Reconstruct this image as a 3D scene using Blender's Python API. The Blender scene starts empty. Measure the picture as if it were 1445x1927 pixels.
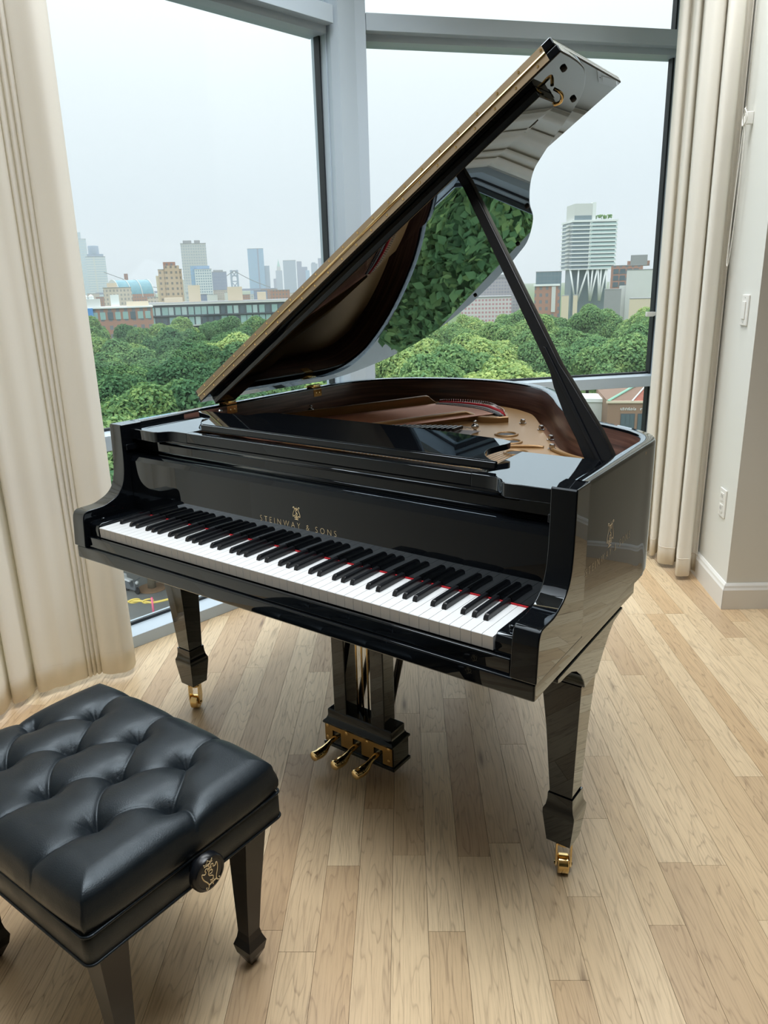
import bpy, bmesh, math, random
import numpy as np
from mathutils import Vector, Matrix

# ------------------------------------------------------------------ camera, sky, exposure
sc = bpy.context.scene
COL = sc.collection
R = math.radians
cam_d = bpy.data.cameras.new('camera'); cam = bpy.data.objects.new('camera', cam_d); COL.objects.link(cam)
cam_d.sensor_fit = 'VERTICAL'; cam_d.sensor_height = 36.0; cam_d.lens = 1419.1 * 36.0 / 1927.0
cam_d.clip_start = 0.05; cam_d.clip_end = 6000
EYE = Vector((1.2032, -1.1288, 1.3459)); YAW, PITCH, ROLL = 0.63713, -0.29509, -0.02617
_f = Vector((-math.sin(YAW) * math.cos(PITCH), math.cos(YAW) * math.cos(PITCH), math.sin(PITCH)))
_r = Vector((math.cos(YAW), math.sin(YAW), 0)); _u = _r.cross(_f)
_r2 = _r * math.cos(ROLL) + _u * math.sin(ROLL); _u2 = -_r * math.sin(ROLL) + _u * math.cos(ROLL)
cam.matrix_world = Matrix(((_r2.x, _u2.x, -_f.x, EYE.x), (_r2.y, _u2.y, -_f.y, EYE.y), (_r2.z, _u2.z, -_f.z, EYE.z), (0, 0, 0, 1)))
sc.camera = cam

world = bpy.data.worlds.new('overcast_sky'); sc.world = world; world.use_nodes = True
wn = world.node_tree.nodes; wl = world.node_tree.links; wn.clear()
w_out = wn.new('ShaderNodeOutputWorld'); w_bg = wn.new('ShaderNodeBackground'); w_tc = wn.new('ShaderNodeTexCoord')
w_sep = wn.new('ShaderNodeSeparateXYZ'); w_ramp = wn.new('ShaderNodeValToRGB')
wl.new(w_tc.outputs['Generated'], w_sep.inputs[0]); wl.new(w_sep.outputs['Z'], w_ramp.inputs[0])
SKY = ((0.0, (.76, .86, .94)), (0.10, (.83, .925, 1.0)), (0.22, (.98, 1.06, 1.11)), (0.36, (1.28, 1.36, 1.40)), (1.0, (3.3, 3.45, 3.55)))
while len(w_ramp.color_ramp.elements) < len(SKY): w_ramp.color_ramp.elements.new(.5)
for e_, (p_, c_) in zip(w_ramp.color_ramp.elements, SKY): e_.position = p_; e_.color = (*c_, 1)
wl.new(w_ramp.outputs[0], w_bg.inputs[0]); wl.new(w_bg.outputs[0], w_out.inputs[0]); w_bg.inputs[1].default_value = 1.0
sc.view_settings.view_transform = 'Standard'; sc.view_settings.look = 'None'
sc.view_settings.exposure = 0.0; sc.view_settings.gamma = 1.0; sc.view_settings.use_curve_mapping = False
sc.cycles.max_bounces = 10; sc.cycles.diffuse_bounces = 5; sc.cycles.glossy_bounces = 6; sc.cycles.transparent_max_bounces = 24
sc.cycles.caustics_reflective = False; sc.cycles.caustics_refractive = False; sc.cycles.sample_clamp_indirect = 6

# ------------------------------------------------------------------ materials
MATS = {}
class NT:
    def __init__(s, name):
        s.m = bpy.data.materials.new(name); s.m.use_nodes = True; s.t = s.m.node_tree; s.t.nodes.clear()
        s.out = s.t.nodes.new('ShaderNodeOutputMaterial')
    def n(s, kind, **kw):
        x = s.t.nodes.new('ShaderNode' + kind)
        for k, v in kw.items():
            if k.startswith('i_'):
                key = k[2:].replace('_', ' ')
                x.inputs[key].default_value = v
            else: setattr(x, k, v)
        return x
    def l(s, a, b): s.t.links.new(a, b)
    def math(s, op, a, b=None, c=None):
        x = s.n('Math', operation=op)
        for i, v in enumerate((a, b, c)):
            if v is None: continue
            if isinstance(v, (int, float)): x.inputs[i].default_value = v
            else: s.l(v, x.inputs[i])
        return x.outputs[0]
    def mix(s, fac, a, b, mode='MIX'):
        x = s.n('Mix', data_type='RGBA', blend_type=mode)
        for k, v in ((0, fac), (6, a), (7, b)):
            if isinstance(v, (int, float)): x.inputs[k].default_value = v
            elif isinstance(v, tuple): x.inputs[k].default_value = (*v[:3], 1)
            else: s.l(v, x.inputs[k])
        return x.outputs[2]
    def ramp(s, fac, stops):
        x = s.n('ValToRGB')
        while len(x.color_ramp.elements) < len(stops): x.color_ramp.elements.new(.5)
        for e, (p, c) in zip(x.color_ramp.elements, stops):
            e.position = p; e.color = (c, c, c, 1) if isinstance(c, (int, float)) else (*c, 1)
        s.l(fac, x.inputs[0]); return x.outputs[0]
    def done(s, sh): s.l(sh, s.out.inputs[0]); return s.m

def srgb(r, g, b):
    f = lambda c: (c / 255 / 12.92) if c <= 10 else (((c / 255 + .055) / 1.055) ** 2.4)
    return (f(r), f(g), f(b))

def plain(name, col, rough=.5, metal=0., noise=.06, scale=8., spec=.5, bump=0., bscale=60., coat=0.):
    t = NT(name); b = t.n('BsdfPrincipled', i_Roughness=rough, i_Metallic=metal)
    b.inputs['Specular IOR Level'].default_value = spec; b.inputs['Coat Weight'].default_value = coat; b.inputs['Coat Roughness'].default_value = .015; b.inputs['Coat IOR'].default_value = 1.75
    tc = t.n('TexCoord'); nz = t.n('TexNoise', i_Scale=scale, i_Detail=4.0); t.l(tc.outputs['Object'], nz.inputs['Vector'])
    k = t.math('MULTIPLY_ADD', nz.outputs[0], 2 * noise, 1 - noise)
    hs = t.n('HueSaturation'); hs.inputs['Color'].default_value = (*col, 1); t.l(k, hs.inputs['Value']); t.l(hs.outputs[0], b.inputs['Base Color'])
    if bump:
        n2 = t.n('TexNoise', i_Scale=bscale, i_Detail=5.0); t.l(tc.outputs['Object'], n2.inputs['Vector'])
        bp = t.n('Bump', i_Strength=bump, i_Distance=.002); t.l(n2.outputs[0], bp.inputs['Height']); t.l(bp.outputs[0], b.inputs['Normal'])
    MATS[name] = t.done(b.outputs[0]); return MATS[name]

def lacquer(name, f0, rough, k):
    t = NT(name); d_ = t.n('BsdfDiffuse'); d_.inputs[0].default_value = (.0030, .0038, .0050, 1); gl = t.n('BsdfGlossy', i_Roughness=rough); gl.inputs[0].default_value = (.86, .94, 1., 1)
    lw = t.n('LayerWeight', i_Blend=.5); mx = t.n('MixShader'); t.l(t.math('MULTIPLY_ADD', t.math('POWER', lw.outputs['Facing'], k), .95 - f0, f0), mx.inputs[0])
    t.l(d_.outputs[0], mx.inputs[1]); t.l(gl.outputs[0], mx.inputs[2]); MATS[name] = t.done(mx.outputs[0])
lacquer('ebony', .012, .010, 2.35)
plain('ebony_satin', (.004, .005, .007), rough=.25, noise=.05, spec=.35)
plain('brass', (.83, .60, .27), rough=.17, metal=1., noise=.04)
plain('brass_polished', (.86, .66, .34), rough=.06, metal=1., noise=.02)
plain('brass_plate', (.42, .27, .10), rough=.38, metal=.75, noise=.05)
plain('brass_leaf', (.36, .28, .18), rough=.5, metal=.35, noise=.06)
plain('steel', (.55, .55, .56), rough=.22, metal=1.)
plain('gold_iron', (.34, .195, .078), rough=.36, metal=.35, noise=.06, scale=5)
plain('copper_wire', (.45, .20, .125), rough=.4, metal=.6, noise=.12, scale=60)
plain('steel_wire', (.50, .50, .52), rough=.3, metal=1.)
plain('damper_steel', (.22, .22, .23), rough=.4, metal=.6)
plain('red_felt', (.45, .012, .02), rough=.95, noise=.12, scale=90)
plain('grey_felt', (.30, .30, .31), rough=.95, noise=.1, scale=90)
plain('ivory', (.60, .62, .63), rough=.22, noise=.004, scale=6)
plain('key_front', (.50, .49, .47), rough=.35, noise=.03)
plain('black_key', (.006, .007, .009), rough=.28, noise=.05)
plain('gilt', (.78, .62, .36), rough=.45, metal=.15, noise=.05)
plain('gilt_dim', (.85, .74, .54), rough=.5, metal=.1, noise=.05)
plain('rubber', (.02, .02, .022), rough=.7)
plain('wall_paint', srgb(222, 222, 216), rough=.75, noise=.012, scale=2.)
plain('wall_paint_grey', srgb(120, 126, 122), rough=.75, noise=.012, scale=2.)
plain('trim_paint', srgb(228, 227, 222), rough=.4, noise=.012, scale=4.)
plain('ceiling_paint', srgb(235, 235, 232), rough=.85, noise=.01, scale=2.)
plain('plastic_white', srgb(232, 231, 226), rough=.35, noise=.01)
plain('dark_slot', (.03, .03, .03), rough=.6)
plain('aluminium', srgb(180, 194, 205), rough=.42, metal=.05, noise=.015, scale=3)
plain('gasket', (.012, .016, .02), rough=.5)
plain('cord_white', srgb(225, 222, 214), rough=.7)
plain('wood_action', srgb(150, 105, 74), rough=.5, noise=.2, scale=30)
plain('wood_slot', srgb(108, 72, 52), rough=.45, noise=.15, scale=20)
plain('asphalt', srgb(128, 130, 128), rough=.9, noise=.10, scale=.6)
plain('ground_green', srgb(86, 108, 62), rough=.95, noise=.25, scale=.3)
plain('mulch', srgb(146, 118, 92), rough=1., noise=.25, scale=6)
plain('bark', srgb(112, 104, 88), rough=.9, noise=.25, scale=4)
plain('pink_paint', srgb(232, 110, 140), rough=.4)
plain('yellow_paint', srgb(232, 208, 110), rough=.4)
plain('red_paint', srgb(190, 50, 60), rough=.4)
plain('white_paint', srgb(225, 228, 230), rough=.5)
plain('grey_paint', srgb(110, 115, 120), rough=.5)

# leather
t = NT('leather'); b = t.n('BsdfPrincipled', i_Roughness=.36); b.inputs['Specular IOR Level'].default_value = .40
tc = t.n('TexCoord'); v = t.n('TexVoronoi', i_Scale=420.); t.l(tc.outputs['Object'], v.inputs['Vector'])
n_ = t.n('TexNoise', i_Scale=35., i_Detail=6.); t.l(tc.outputs['Object'], n_.inputs['Vector'])
h_ = t.math('MULTIPLY_ADD', v.outputs['Distance'], .5, n_.outputs[0])
bp = t.n('Bump', i_Strength=.22, i_Distance=.0012); t.l(h_, bp.inputs['Height']); t.l(bp.outputs[0], b.inputs['Normal'])
t.l(t.ramp(n_.outputs[0], ((.3, .36), (.7, .47))), b.inputs['Roughness'])
b.inputs['Base Color'].default_value = (.0042, .0068, .0095, 1); b.inputs['Specular Tint'].default_value = (.80, .92, 1., 1); MATS['leather'] = t.done(b.outputs[0])

# mahogany of the inner rim, grain running with the rim
t = NT('mahogany'); b = t.n('BsdfPrincipled', i_Roughness=.30)
tc = t.n('TexCoord'); mp = t.n('Mapping'); mp.inputs['Scale'].default_value = (2.2, 2.2, 55.); t.l(tc.outputs['Object'], mp.inputs[0])
n_ = t.n('TexNoise', i_Scale=1.6, i_Detail=6., i_Distortion=.6); t.l(mp.outputs[0], n_.inputs['Vector'])
t.l(t.ramp(n_.outputs[0], ((.32, srgb(62, 42, 39)), (.5, srgb(96, 68, 60)), (.68, srgb(126, 94, 82)))), b.inputs['Base Color']); MATS['mahogany'] = t.done(b.outputs[0])

# oak floor, every board with its own tone
def oak(name):
    t = NT(name); b = t.n('BsdfPrincipled', i_Roughness=.42); b.inputs['Specular IOR Level'].default_value = .42
    g = t.n('NewGeometry'); oi = t.n('ObjectInfo'); mp = t.n('Mapping'); mp.inputs['Rotation'].default_value = (0, 0, R(-124.7))
    t.l(g.outputs['Position'], mp.inputs[0])
    off = t.n('CombineXYZ'); t.l(t.math('MULTIPLY', oi.outputs['Random'], 37.), off.inputs[0]); t.l(t.math('MULTIPLY', oi.outputs['Random'], 11.), off.inputs[1]); t.l(t.math('MULTIPLY', oi.outputs['Random'], 23.), off.inputs[2])
    ad = t.n('VectorMath', operation='ADD'); t.l(mp.outputs[0], ad.inputs[0]); t.l(off.outputs[0], ad.inputs[1])
    def scaled(vec, sx, sy):
        m2 = t.n('Mapping'); m2.inputs['Scale'].default_value = (sx, sy, 1); t.l(vec, m2.inputs[0]); return m2.outputs[0]
    fine = t.n('TexNoise', i_Scale=1., i_Detail=5., i_Roughness=.65); t.l(scaled(ad.outputs[0], 9., 230.), fine.inputs['Vector'])
    warp = t.n('TexNoise', i_Scale=1., i_Detail=3.); t.l(scaled(ad.outputs[0], 1.25, 10.), warp.inputs['Vector'])
    rings = t.math('FRACT', t.math('MULTIPLY', warp.outputs[0], 20.))
    ringm = t.ramp(rings, ((0., 1.), (.13, .22), (.40, 0.), (.90, .06), (1., 1.)))
    pores = t.ramp(fine.outputs[0], ((.34, 1.), (.47, .25), (.62, 0.)))
    grain = t.math('MULTIPLY', t.math('ADD', t.math('MULTIPLY', ringm, .55), t.math('MULTIPLY', pores, .62)), t.ramp(warp.outputs[0], ((.2, .55), (.7, 1.))))
    tone = t.ramp(oi.outputs['Random'], ((0., srgb(184, 154, 119)), (.2, srgb(207, 181, 144)), (.45, srgb(222, 199, 163)), (.7, srgb(215, 191, 155)), (.86, srgb(182, 153, 119)), (1., srgb(201, 170, 130))))
    big = t.n('TexNoise', i_Scale=1., i_Detail=2.); t.l(scaled(ad.outputs[0], 1.1, 5.), big.inputs['Vector'])
    c1 = t.mix(t.math('MULTIPLY', big.outputs[0], .35), tone, srgb(228, 206, 172))
    c2 = t.mix(t.math('MINIMUM', t.math('MULTIPLY', grain, .66), .8), c1, srgb(116, 92, 70))
    kn = t.n('TexVoronoi', i_Scale=1., distance='EUCLIDEAN'); t.l(scaled(ad.outputs[0], 1.6, 9.), kn.inputs['Vector'])
    knot = t.ramp(kn.outputs['Distance'], ((0.02, .75), (.07, .25), (.12, 0.)))
    c3 = t.mix(knot, c2, srgb(92, 68, 50)); t.l(c3, b.inputs['Base Color'])
    t.l(t.math('MULTIPLY_ADD', grain, .16, .30), b.inputs['Roughness'])
    bp = t.n('Bump', i_Strength=.16, i_Distance=.0006); bp.invert = True; t.l(grain, bp.inputs['Height']); t.l(bp.outputs[0], b.inputs['Normal'])
    MATS[name] = t.done(b.outputs[0])
oak('oak')

# curtain cloth
t = NT('curtain_cloth'); d_ = t.n('BsdfDiffuse'); tr = t.n('BsdfTranslucent'); mx = t.n('MixShader'); mx.inputs[0].default_value = .24
tc = t.n('TexCoord'); mp = t.n('Mapping'); mp.inputs['Scale'].default_value = (260, 260, 300); t.l(tc.outputs['Object'], mp.inputs[0])
n_ = t.n('TexNoise', i_Scale=1., i_Detail=3.); t.l(mp.outputs[0], n_.inputs['Vector'])
c_ = t.mix(t.math('MULTIPLY', n_.outputs[0], .5), srgb(247, 245, 239), srgb(240, 237, 230)); t.l(c_, d_.inputs[0]); tr.inputs[0].default_value = (*srgb(252, 240, 214), 1)
bp = t.n('Bump', i_Strength=.12, i_Distance=.001); t.l(n_.outputs[0], bp.inputs['Height']); t.l(bp.outputs[0], d_.inputs['Normal'])
t.l(d_.outputs[0], mx.inputs[1]); t.l(tr.outputs[0], mx.inputs[2]); MATS['curtain_cloth'] = t.done(mx.outputs[0])
plain('curtain_hem', srgb(222, 212, 196), rough=.95, noise=.02, scale=200, spec=.1)

# window glass: clear sheet with a weak mirror
t = NT('window_glass'); tp = t.n('BsdfTransparent'); tp.inputs[0].default_value = (.965, .985, .98, 1); gl = t.n('BsdfGlossy', i_Roughness=.0)
lw = t.n('LayerWeight', i_Blend=.12); mx = t.n('MixShader'); t.l(t.math('MINIMUM', t.math('MULTIPLY_ADD', lw.outputs['Fresnel'], .6, .006), .5), mx.inputs[0])
t.l(tp.outputs[0], mx.inputs[1]); t.l(gl.outputs[0], mx.inputs[2]); MATS['window_glass'] = t.done(mx.outputs[0])

# foliage
def foliage(name, a, b2, c):
    t = NT(name); d_ = t.n('BsdfDiffuse'); tr = t.n('BsdfTranslucent'); mx = t.n('MixShader'); mx.inputs[0].default_value = .3
    oi = t.n('ObjectInfo'); g = t.n('NewGeometry'); n_ = t.n('TexNoise', i_Scale=.55, i_Detail=3.); t.l(g.outputs['Position'], n_.inputs['Vector'])
    k = t.math('ADD', t.math('MULTIPLY', oi.outputs['Random'], .75), t.math('MULTIPLY', t.math('SUBTRACT', n_.outputs[0], .5), .9))
    k2 = t.math('ADD', k, t.math('MULTIPLY', t.math('SUBTRACT', g.outputs['Random Per Island'], .5), .45))
    c_ = t.ramp(k2, ((0., a), (.45, b2), (.9, c))); t.l(c_, d_.inputs[0]); t.l(c_, tr.inputs[0])
    t.l(d_.outputs[0], mx.inputs[1]); t.l(tr.outputs[0], mx.inputs[2]); MATS[name] = t.done(mx.outputs[0])
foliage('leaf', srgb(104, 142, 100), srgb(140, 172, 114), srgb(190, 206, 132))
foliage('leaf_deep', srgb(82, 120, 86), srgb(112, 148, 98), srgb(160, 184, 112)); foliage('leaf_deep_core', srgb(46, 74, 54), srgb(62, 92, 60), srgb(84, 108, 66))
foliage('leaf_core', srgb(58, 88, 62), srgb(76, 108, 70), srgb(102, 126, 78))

# facades too far away to tell single windows apart
def facade(name, wall, glass, px, pz, fx, fz, rough=.5):
    t = NT(name); b = t.n('BsdfPrincipled', i_Roughness=rough); tc = t.n('TexCoord'); s = t.n('SeparateXYZ'); t.l(tc.outputs['Object'], s.inputs[0])
    hx = t.math('ADD', s.outputs[0], s.outputs[1])
    mx_ = t.math('LESS_THAN', t.math('FRACT', t.math('ADD', t.math('DIVIDE', hx, px), 100.25)), fx)
    mz_ = t.math('LESS_THAN', t.math('FRACT', t.math('ADD', t.math('DIVIDE', s.outputs[2], pz), 100.25)), fz)
    n_ = t.n('TexNoise', i_Scale=.5); t.l(tc.outputs['Object'], n_.inputs['Vector'])
    cg = t.mix(n_.outputs[0], glass, tuple(min(1, c * 1.5) for c in glass))
    t.l(t.mix(t.math('MULTIPLY', mx_, mz_), wall, cg), b.inputs['Base Color']); MATS[name] = t.done(b.outputs[0])
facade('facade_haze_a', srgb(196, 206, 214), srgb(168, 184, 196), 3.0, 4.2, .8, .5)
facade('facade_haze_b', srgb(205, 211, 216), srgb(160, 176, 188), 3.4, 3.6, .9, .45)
facade('facade_grey', srgb(190, 192, 192), srgb(146, 156, 164), 2.6, 3.0, .6, .5)
facade('facade_grid', srgb(208, 214, 218), srgb(120, 142, 158), 2.2, 2.5, .62, .55)
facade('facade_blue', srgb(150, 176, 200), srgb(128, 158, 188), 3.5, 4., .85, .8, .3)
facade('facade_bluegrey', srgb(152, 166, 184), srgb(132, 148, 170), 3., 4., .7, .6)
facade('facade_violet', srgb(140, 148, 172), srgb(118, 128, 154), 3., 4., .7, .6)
facade('facade_tan', srgb(196, 172, 150), srgb(120, 112, 108), 2.2, 2.4, .42, .45)
facade('facade_beige', srgb(204, 192, 182), srgb(146, 142, 142), 1.7, 2.1, .5, .5)
facade('facade_teal', srgb(120, 160, 168), srgb(92, 138, 152), 1.6, 2., .9, .9, .25)
facade('facade_dark_glass', srgb(120, 134, 142), srgb(96, 116, 126), 1.4, 1.9, .86, .84, .25)
facade('facade_brick', srgb(168, 128, 112), srgb(112, 112, 116), 2.1, 2.3, .45, .5)
facade('facade_pinkgrid', srgb(206, 202, 204), srgb(168, 128, 134), 1.3, 1.5, .6, .5)
facade('facade_scaffold', srgb(172, 168, 172), srgb(136, 136, 146), 1.2, 1.3, .72, .62)
plain('concrete_pale', srgb(206, 208, 206), rough=.8, noise=.03, scale=.5)
plain('concrete_white', srgb(228, 232, 232), rough=.7, noise=.02, scale=.4)
plain('cream_wall', srgb(214, 200, 178), rough=.8, noise=.03, scale=.5)
plain('tower_glass', srgb(126, 142, 150), rough=.25, noise=.08, scale=.4)
plain('balcony_glass', srgb(176, 198, 198), rough=.25, noise=.05, scale=.5)
plain('roof_grey', srgb(150, 152, 154), rough=.9, noise=.05, scale=.5)
plain('brick_wall', srgb(150, 122, 104), rough=.9, noise=.10, scale=3.)
plain('roof_shingle', srgb(150, 92, 78), rough=.9, noise=.22, scale=2.5)
plain('roof_brown', srgb(136, 112, 98), rough=.9, noise=.14, scale=2.5)
plain('copper_green', srgb(140, 188, 168), rough=.6, noise=.08)
plain('graffiti_blue', srgb(112, 178, 214), rough=.7, noise=.08, scale=3)
plain('tarp_blue', srgb(96, 150, 210), rough=.7, noise=.06)
plain('dark_frame', srgb(84, 92, 98), rough=.6, noise=.05)
plain('pane_green', srgb(150, 182, 180), rough=.2, noise=.15, scale=.8)
plain('pane_dark', srgb(92, 106, 114), rough=.25, noise=.1)
plain('spire_green', srgb(150, 192, 184), rough=.6)
M = MATS

# ------------------------------------------------------------------ helpers
def emit(name, verts, faces, mat, parent=None, smooth=False, mats=None, idx=None, bevel=0., seg=2, auto=None):
    me = bpy.data.meshes.new(name); me.from_pydata([tuple(v) for v in verts], [], faces); me.update()
    for m_ in (mats or [mat]): me.materials.append(M[m_])
    if idx is not None: me.polygons.foreach_set('material_index', idx)
    if smooth: me.polygons.foreach_set('use_smooth', [True] * len(me.polygons))
    o = bpy.data.objects.new(name, me); COL.objects.link(o)
    if parent is not None: o.parent = parent
    if bevel:
        bv = o.modifiers.new('bevel', 'BEVEL'); bv.width = bevel; bv.segments = seg; bv.limit_method = 'ANGLE'; bv.angle_limit = R(35)
        for p in me.polygons: p.use_smooth = True
        wn_ = o.modifiers.new('wn', 'WEIGHTED_NORMAL'); wn_.keep_sharp = True
    if auto is not None:
        me.polygons.foreach_set('use_smooth', [True] * len(me.polygons)); me.set_sharp_from_angle(angle=R(auto))
    return o
class G:
    """collects simple solids into one mesh"""
    def __init__(s): s.v = []; s.f = []
    def add(s, v, f):
        k = len(s.v); s.v += [tuple(x) for x in v]; s.f += [tuple(i + k for i in q) for q in f]; return s
    def box(s, x0, x1, y0, y1, z0, z1):
        return s.add([(x0, y0, z0), (x1, y0, z0), (x1, y1, z0), (x0, y1, z0), (x0, y0, z1), (x1, y0, z1), (x1, y1, z1), (x0, y1, z1)],
                     [(0, 3, 2, 1), (4, 5, 6, 7), (0, 1, 5, 4), (1, 2, 6, 5), (2, 3, 7, 6), (3, 0, 4, 7)])
    def prism(s, pts, fn, a, b):
        """closed outline pts (2d) swept from a to b; fn(p, q, h) -> 3d"""
        n = len(pts); v = [fn(p[0], p[1], a) for p in pts] + [fn(p[0], p[1], b) for p in pts]
        f = [tuple(range(n))[::-1], tuple(range(n, 2 * n))] + [(i, (i + 1) % n, n + (i + 1) % n, n + i) for i in range(n)]
        return s.add(v, f)
    def rings(s, rings, cap=True):
        n = len(rings[0]); v = [p for r in rings for p in r]; f = []
        for i in range(len(rings) - 1):
            for j in range(n): f.append((i * n + j, i * n + (j + 1) % n, (i + 1) * n + (j + 1) % n, (i + 1) * n + j))
        if cap: f.append(tuple(range(n))[::-1]); f.append(tuple((len(rings) - 1) * n + j for j in range(n)))
        return s.add(v, f)
    def tube(s, pts, rad, n=6, cap=True):
        P = [Vector(p) for p in pts]; rad = rad if isinstance(rad, (list, tuple)) else [rad] * len(P); rg = []; up = None
        for i, p in enumerate(P):
            t = (P[min(i + 1, len(P) - 1)] - P[max(i - 1, 0)]).normalized()
            if up is None: up = Vector((0, 0, 1)) if abs(t.z) < .9 else Vector((1, 0, 0))
            a = t.cross(up).normalized(); b_ = a.cross(t).normalized(); up = b_
            rg.append([p + (a * math.cos(2 * math.pi * k / n) + b_ * math.sin(2 * math.pi * k / n)) * rad[i] for k in range(n)])
        return s.rings(rg, cap)
    def lathe(s, prof, c, n=16, axis=(0, 0, 1)):
        ax = Vector(axis).normalized(); a = ax.orthogonal().normalized(); b_ = ax.cross(a); c = Vector(c)
        return s.rings([[c + ax * h + (a * math.cos(2 * math.pi * k / n) + b_ * math.sin(2 * math.pi * k / n)) * max(r, 1e-5) for k in range(n)] for r, h in prof])
    def out(s, name, mat, parent=None, **kw): return emit(name, s.v, s.f, mat, parent, **kw)

def thing(name, label, cat, loc=(0, 0, 0), group=None, rz=0., kind=None):
    o = bpy.data.objects.new(name, None); COL.objects.link(o); o.location = loc; o.rotation_euler = (0, 0, rz); o.empty_display_size = .1
    return tag(o, label, cat, group, kind)
def tag(o, label=None, cat=None, group=None, kind=None):
    for k, v in (('label', label), ('category', cat), ('group', group), ('kind', kind)):
        if v: o[k] = v
    return o
def structure(name, label, cat=None):
    o = bpy.data.objects.new(name, None); COL.objects.link(o); o.empty_display_size = .1
    o['kind'] = 'structure'; o['label'] = label
    if cat: o['category'] = cat
    return o
def copy_tree(o, parent=None):
    c = o.copy(); COL.objects.link(c)
    if parent is not None: c.parent = parent
    for ch in list(o.children): copy_tree(ch, c)
    return c
def spline(pts, k=6, closed=False):
    P = [np.array(p, float) for p in pts]; n = len(P); out = []
    for i in range(n if closed else n - 1):
        p0, p1, p2, p3 = (P[(i + j) % n] if closed else P[min(max(i + j, 0), n - 1)] for j in (-1, 0, 1, 2))
        for q in range(k):
            t = q / k; out.append(tuple(.5 * (2 * p1 + (p2 - p0) * t + (2 * p0 - 5 * p1 + 4 * p2 - p3) * t * t + (3 * p1 - p0 - 3 * p2 + p3) * t ** 3)))
    if not closed: out.append(tuple(P[-1]))
    return out
def normals2(pts, closed=False):
    n = len(pts); r = []
    for i in range(n):
        a = pts[(i - 1) % n] if closed or i > 0 else pts[i]; b_ = pts[(i + 1) % n] if closed or i < n - 1 else pts[i]
        dx, dy = b_[0] - a[0], b_[1] - a[1]; L = math.hypot(dx, dy) or 1; r.append((-dy / L, dx / L))
    return r
def clip(poly, nx, ny, c):
    """keep nx*x + ny*y >= c"""
    out = []
    for i, p in enumerate(poly):
        q = poly[(i + 1) % len(poly)]; a = nx * p[0] + ny * p[1] - c; b_ = nx * q[0] + ny * q[1] - c
        if a >= 0: out.append(p)
        if a * b_ < 0: t = a / (a - b_); out.append((p[0] + (q[0] - p[0]) * t, p[1] + (q[1] - p[1]) * t))
    return out

# ------------------------------------------------------------------ room shell
AZ = R(34.7); UX, UY = math.cos(AZ), math.sin(AZ)              # u across the floor boards, v along them
def uv(u, v, z=0.): return (u * UX - v * UY, u * UY + v * UX, z)
CORNER = (-1.0211, 1.7604); AL, AR = R(82.82), R(49.79)         # post where two window facets meet
nL = (math.sin(AL), -math.cos(AL)); nR = (math.sin(AR), -math.cos(AR)); cL = nL[0] * CORNER[0] + nL[1] * CORNER[1]; cR = nR[0] * CORNER[0] + nR[1] * CORNER[1]
H = 2.95
KX, KY = .612, 2.056; dS = (-.5075, .8616)                      # outer corner of the right wall, its side face runs along dS
LEN_L, LEN_R = 2.2, 1.56
left_end = (CORNER[0] - math.cos(AL) * LEN_L, CORNER[1] - math.sin(AL) * LEN_L)

floor = structure('floor', 'light oak strip floor of narrow boards in the room')
room_poly = [uv(-1.45, -5.0)[:2], uv(4.6, -5.0)[:2], uv(4.6, 1.34)[:2], (KX, KY), (KX + dS[0] * 1.15, KY + dS[1] * 1.15), CORNER, left_end, uv(-1.45, .2)[:2]]
def in_room(poly):
    p = clip(poly, nL[0], nL[1], cL - .02)
    if p: p = clip(p, nR[0], nR[1], cR - .02)
    return p
g = G(); sub = in_room([uv(-1.6, -5.1)[:2], uv(4.7, -5.1)[:2], uv(4.7, 3.4)[:2], uv(-1.6, 3.4)[:2]])
g.prism(sub, lambda x, y, h: (x, y, h), -.20, -.0165); o = g.out('subfloor', 'dark_slot', floor)
PW = .0795; U0 = .2985 - 40 * PW; rnd = random.Random(11)
ends = {39: .085, 40: -.0862, 41: -.314, 47: -.2976, 45: -.2175, 44: -.433, 49: -.1225}
far = G()
for i in range(0, 96):
    u0 = U0 + (i - 0) * PW
    if u0 > 4.6 or u0 < -1.7: continue
    cuts = []; v = -5.0 - rnd.random() * .6
    if i in ends:
        e0 = ends[i]; v = e0
        while v > -5.0: cuts.append(v); v -= .45 + rnd.random() * .75
        v = e0 + .4 + rnd.random() * .7
        while v < 3.2: cuts.append(v); v += .45 + rnd.random() * .75
        cuts += [-5.2, 3.4]; cuts.sort()
    else:
        while v < 3.2: cuts.append(v); v += .42 + rnd.random() * .85
        cuts.append(3.4)
    for a, b_ in zip(cuts, cuts[1:]):
        gp = .0004; poly = in_room([uv(u0 + gp, a + gp)[:2], uv(u0 + PW - gp, a + gp)[:2], uv(u0 + PW - gp, b_ - gp)[:2], uv(u0 + gp, b_ - gp)[:2]])
        if len(poly) < 3: continue
        zt = -.0003 * rnd.random()
        near = b_ > -1.35 and -1.25 < u0 < 2.3
        if near:
            gg = G(); gg.prism(poly, lambda x, y, h: (x, y, h), -.016, zt); gg.out('plank', 'oak', floor)
        else: far.prism(poly, lambda x, y, h: (x, y, h), -.016, zt)
o = far.out('distant_planks', 'oak', floor); o['kind'] = 'stuff'

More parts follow.
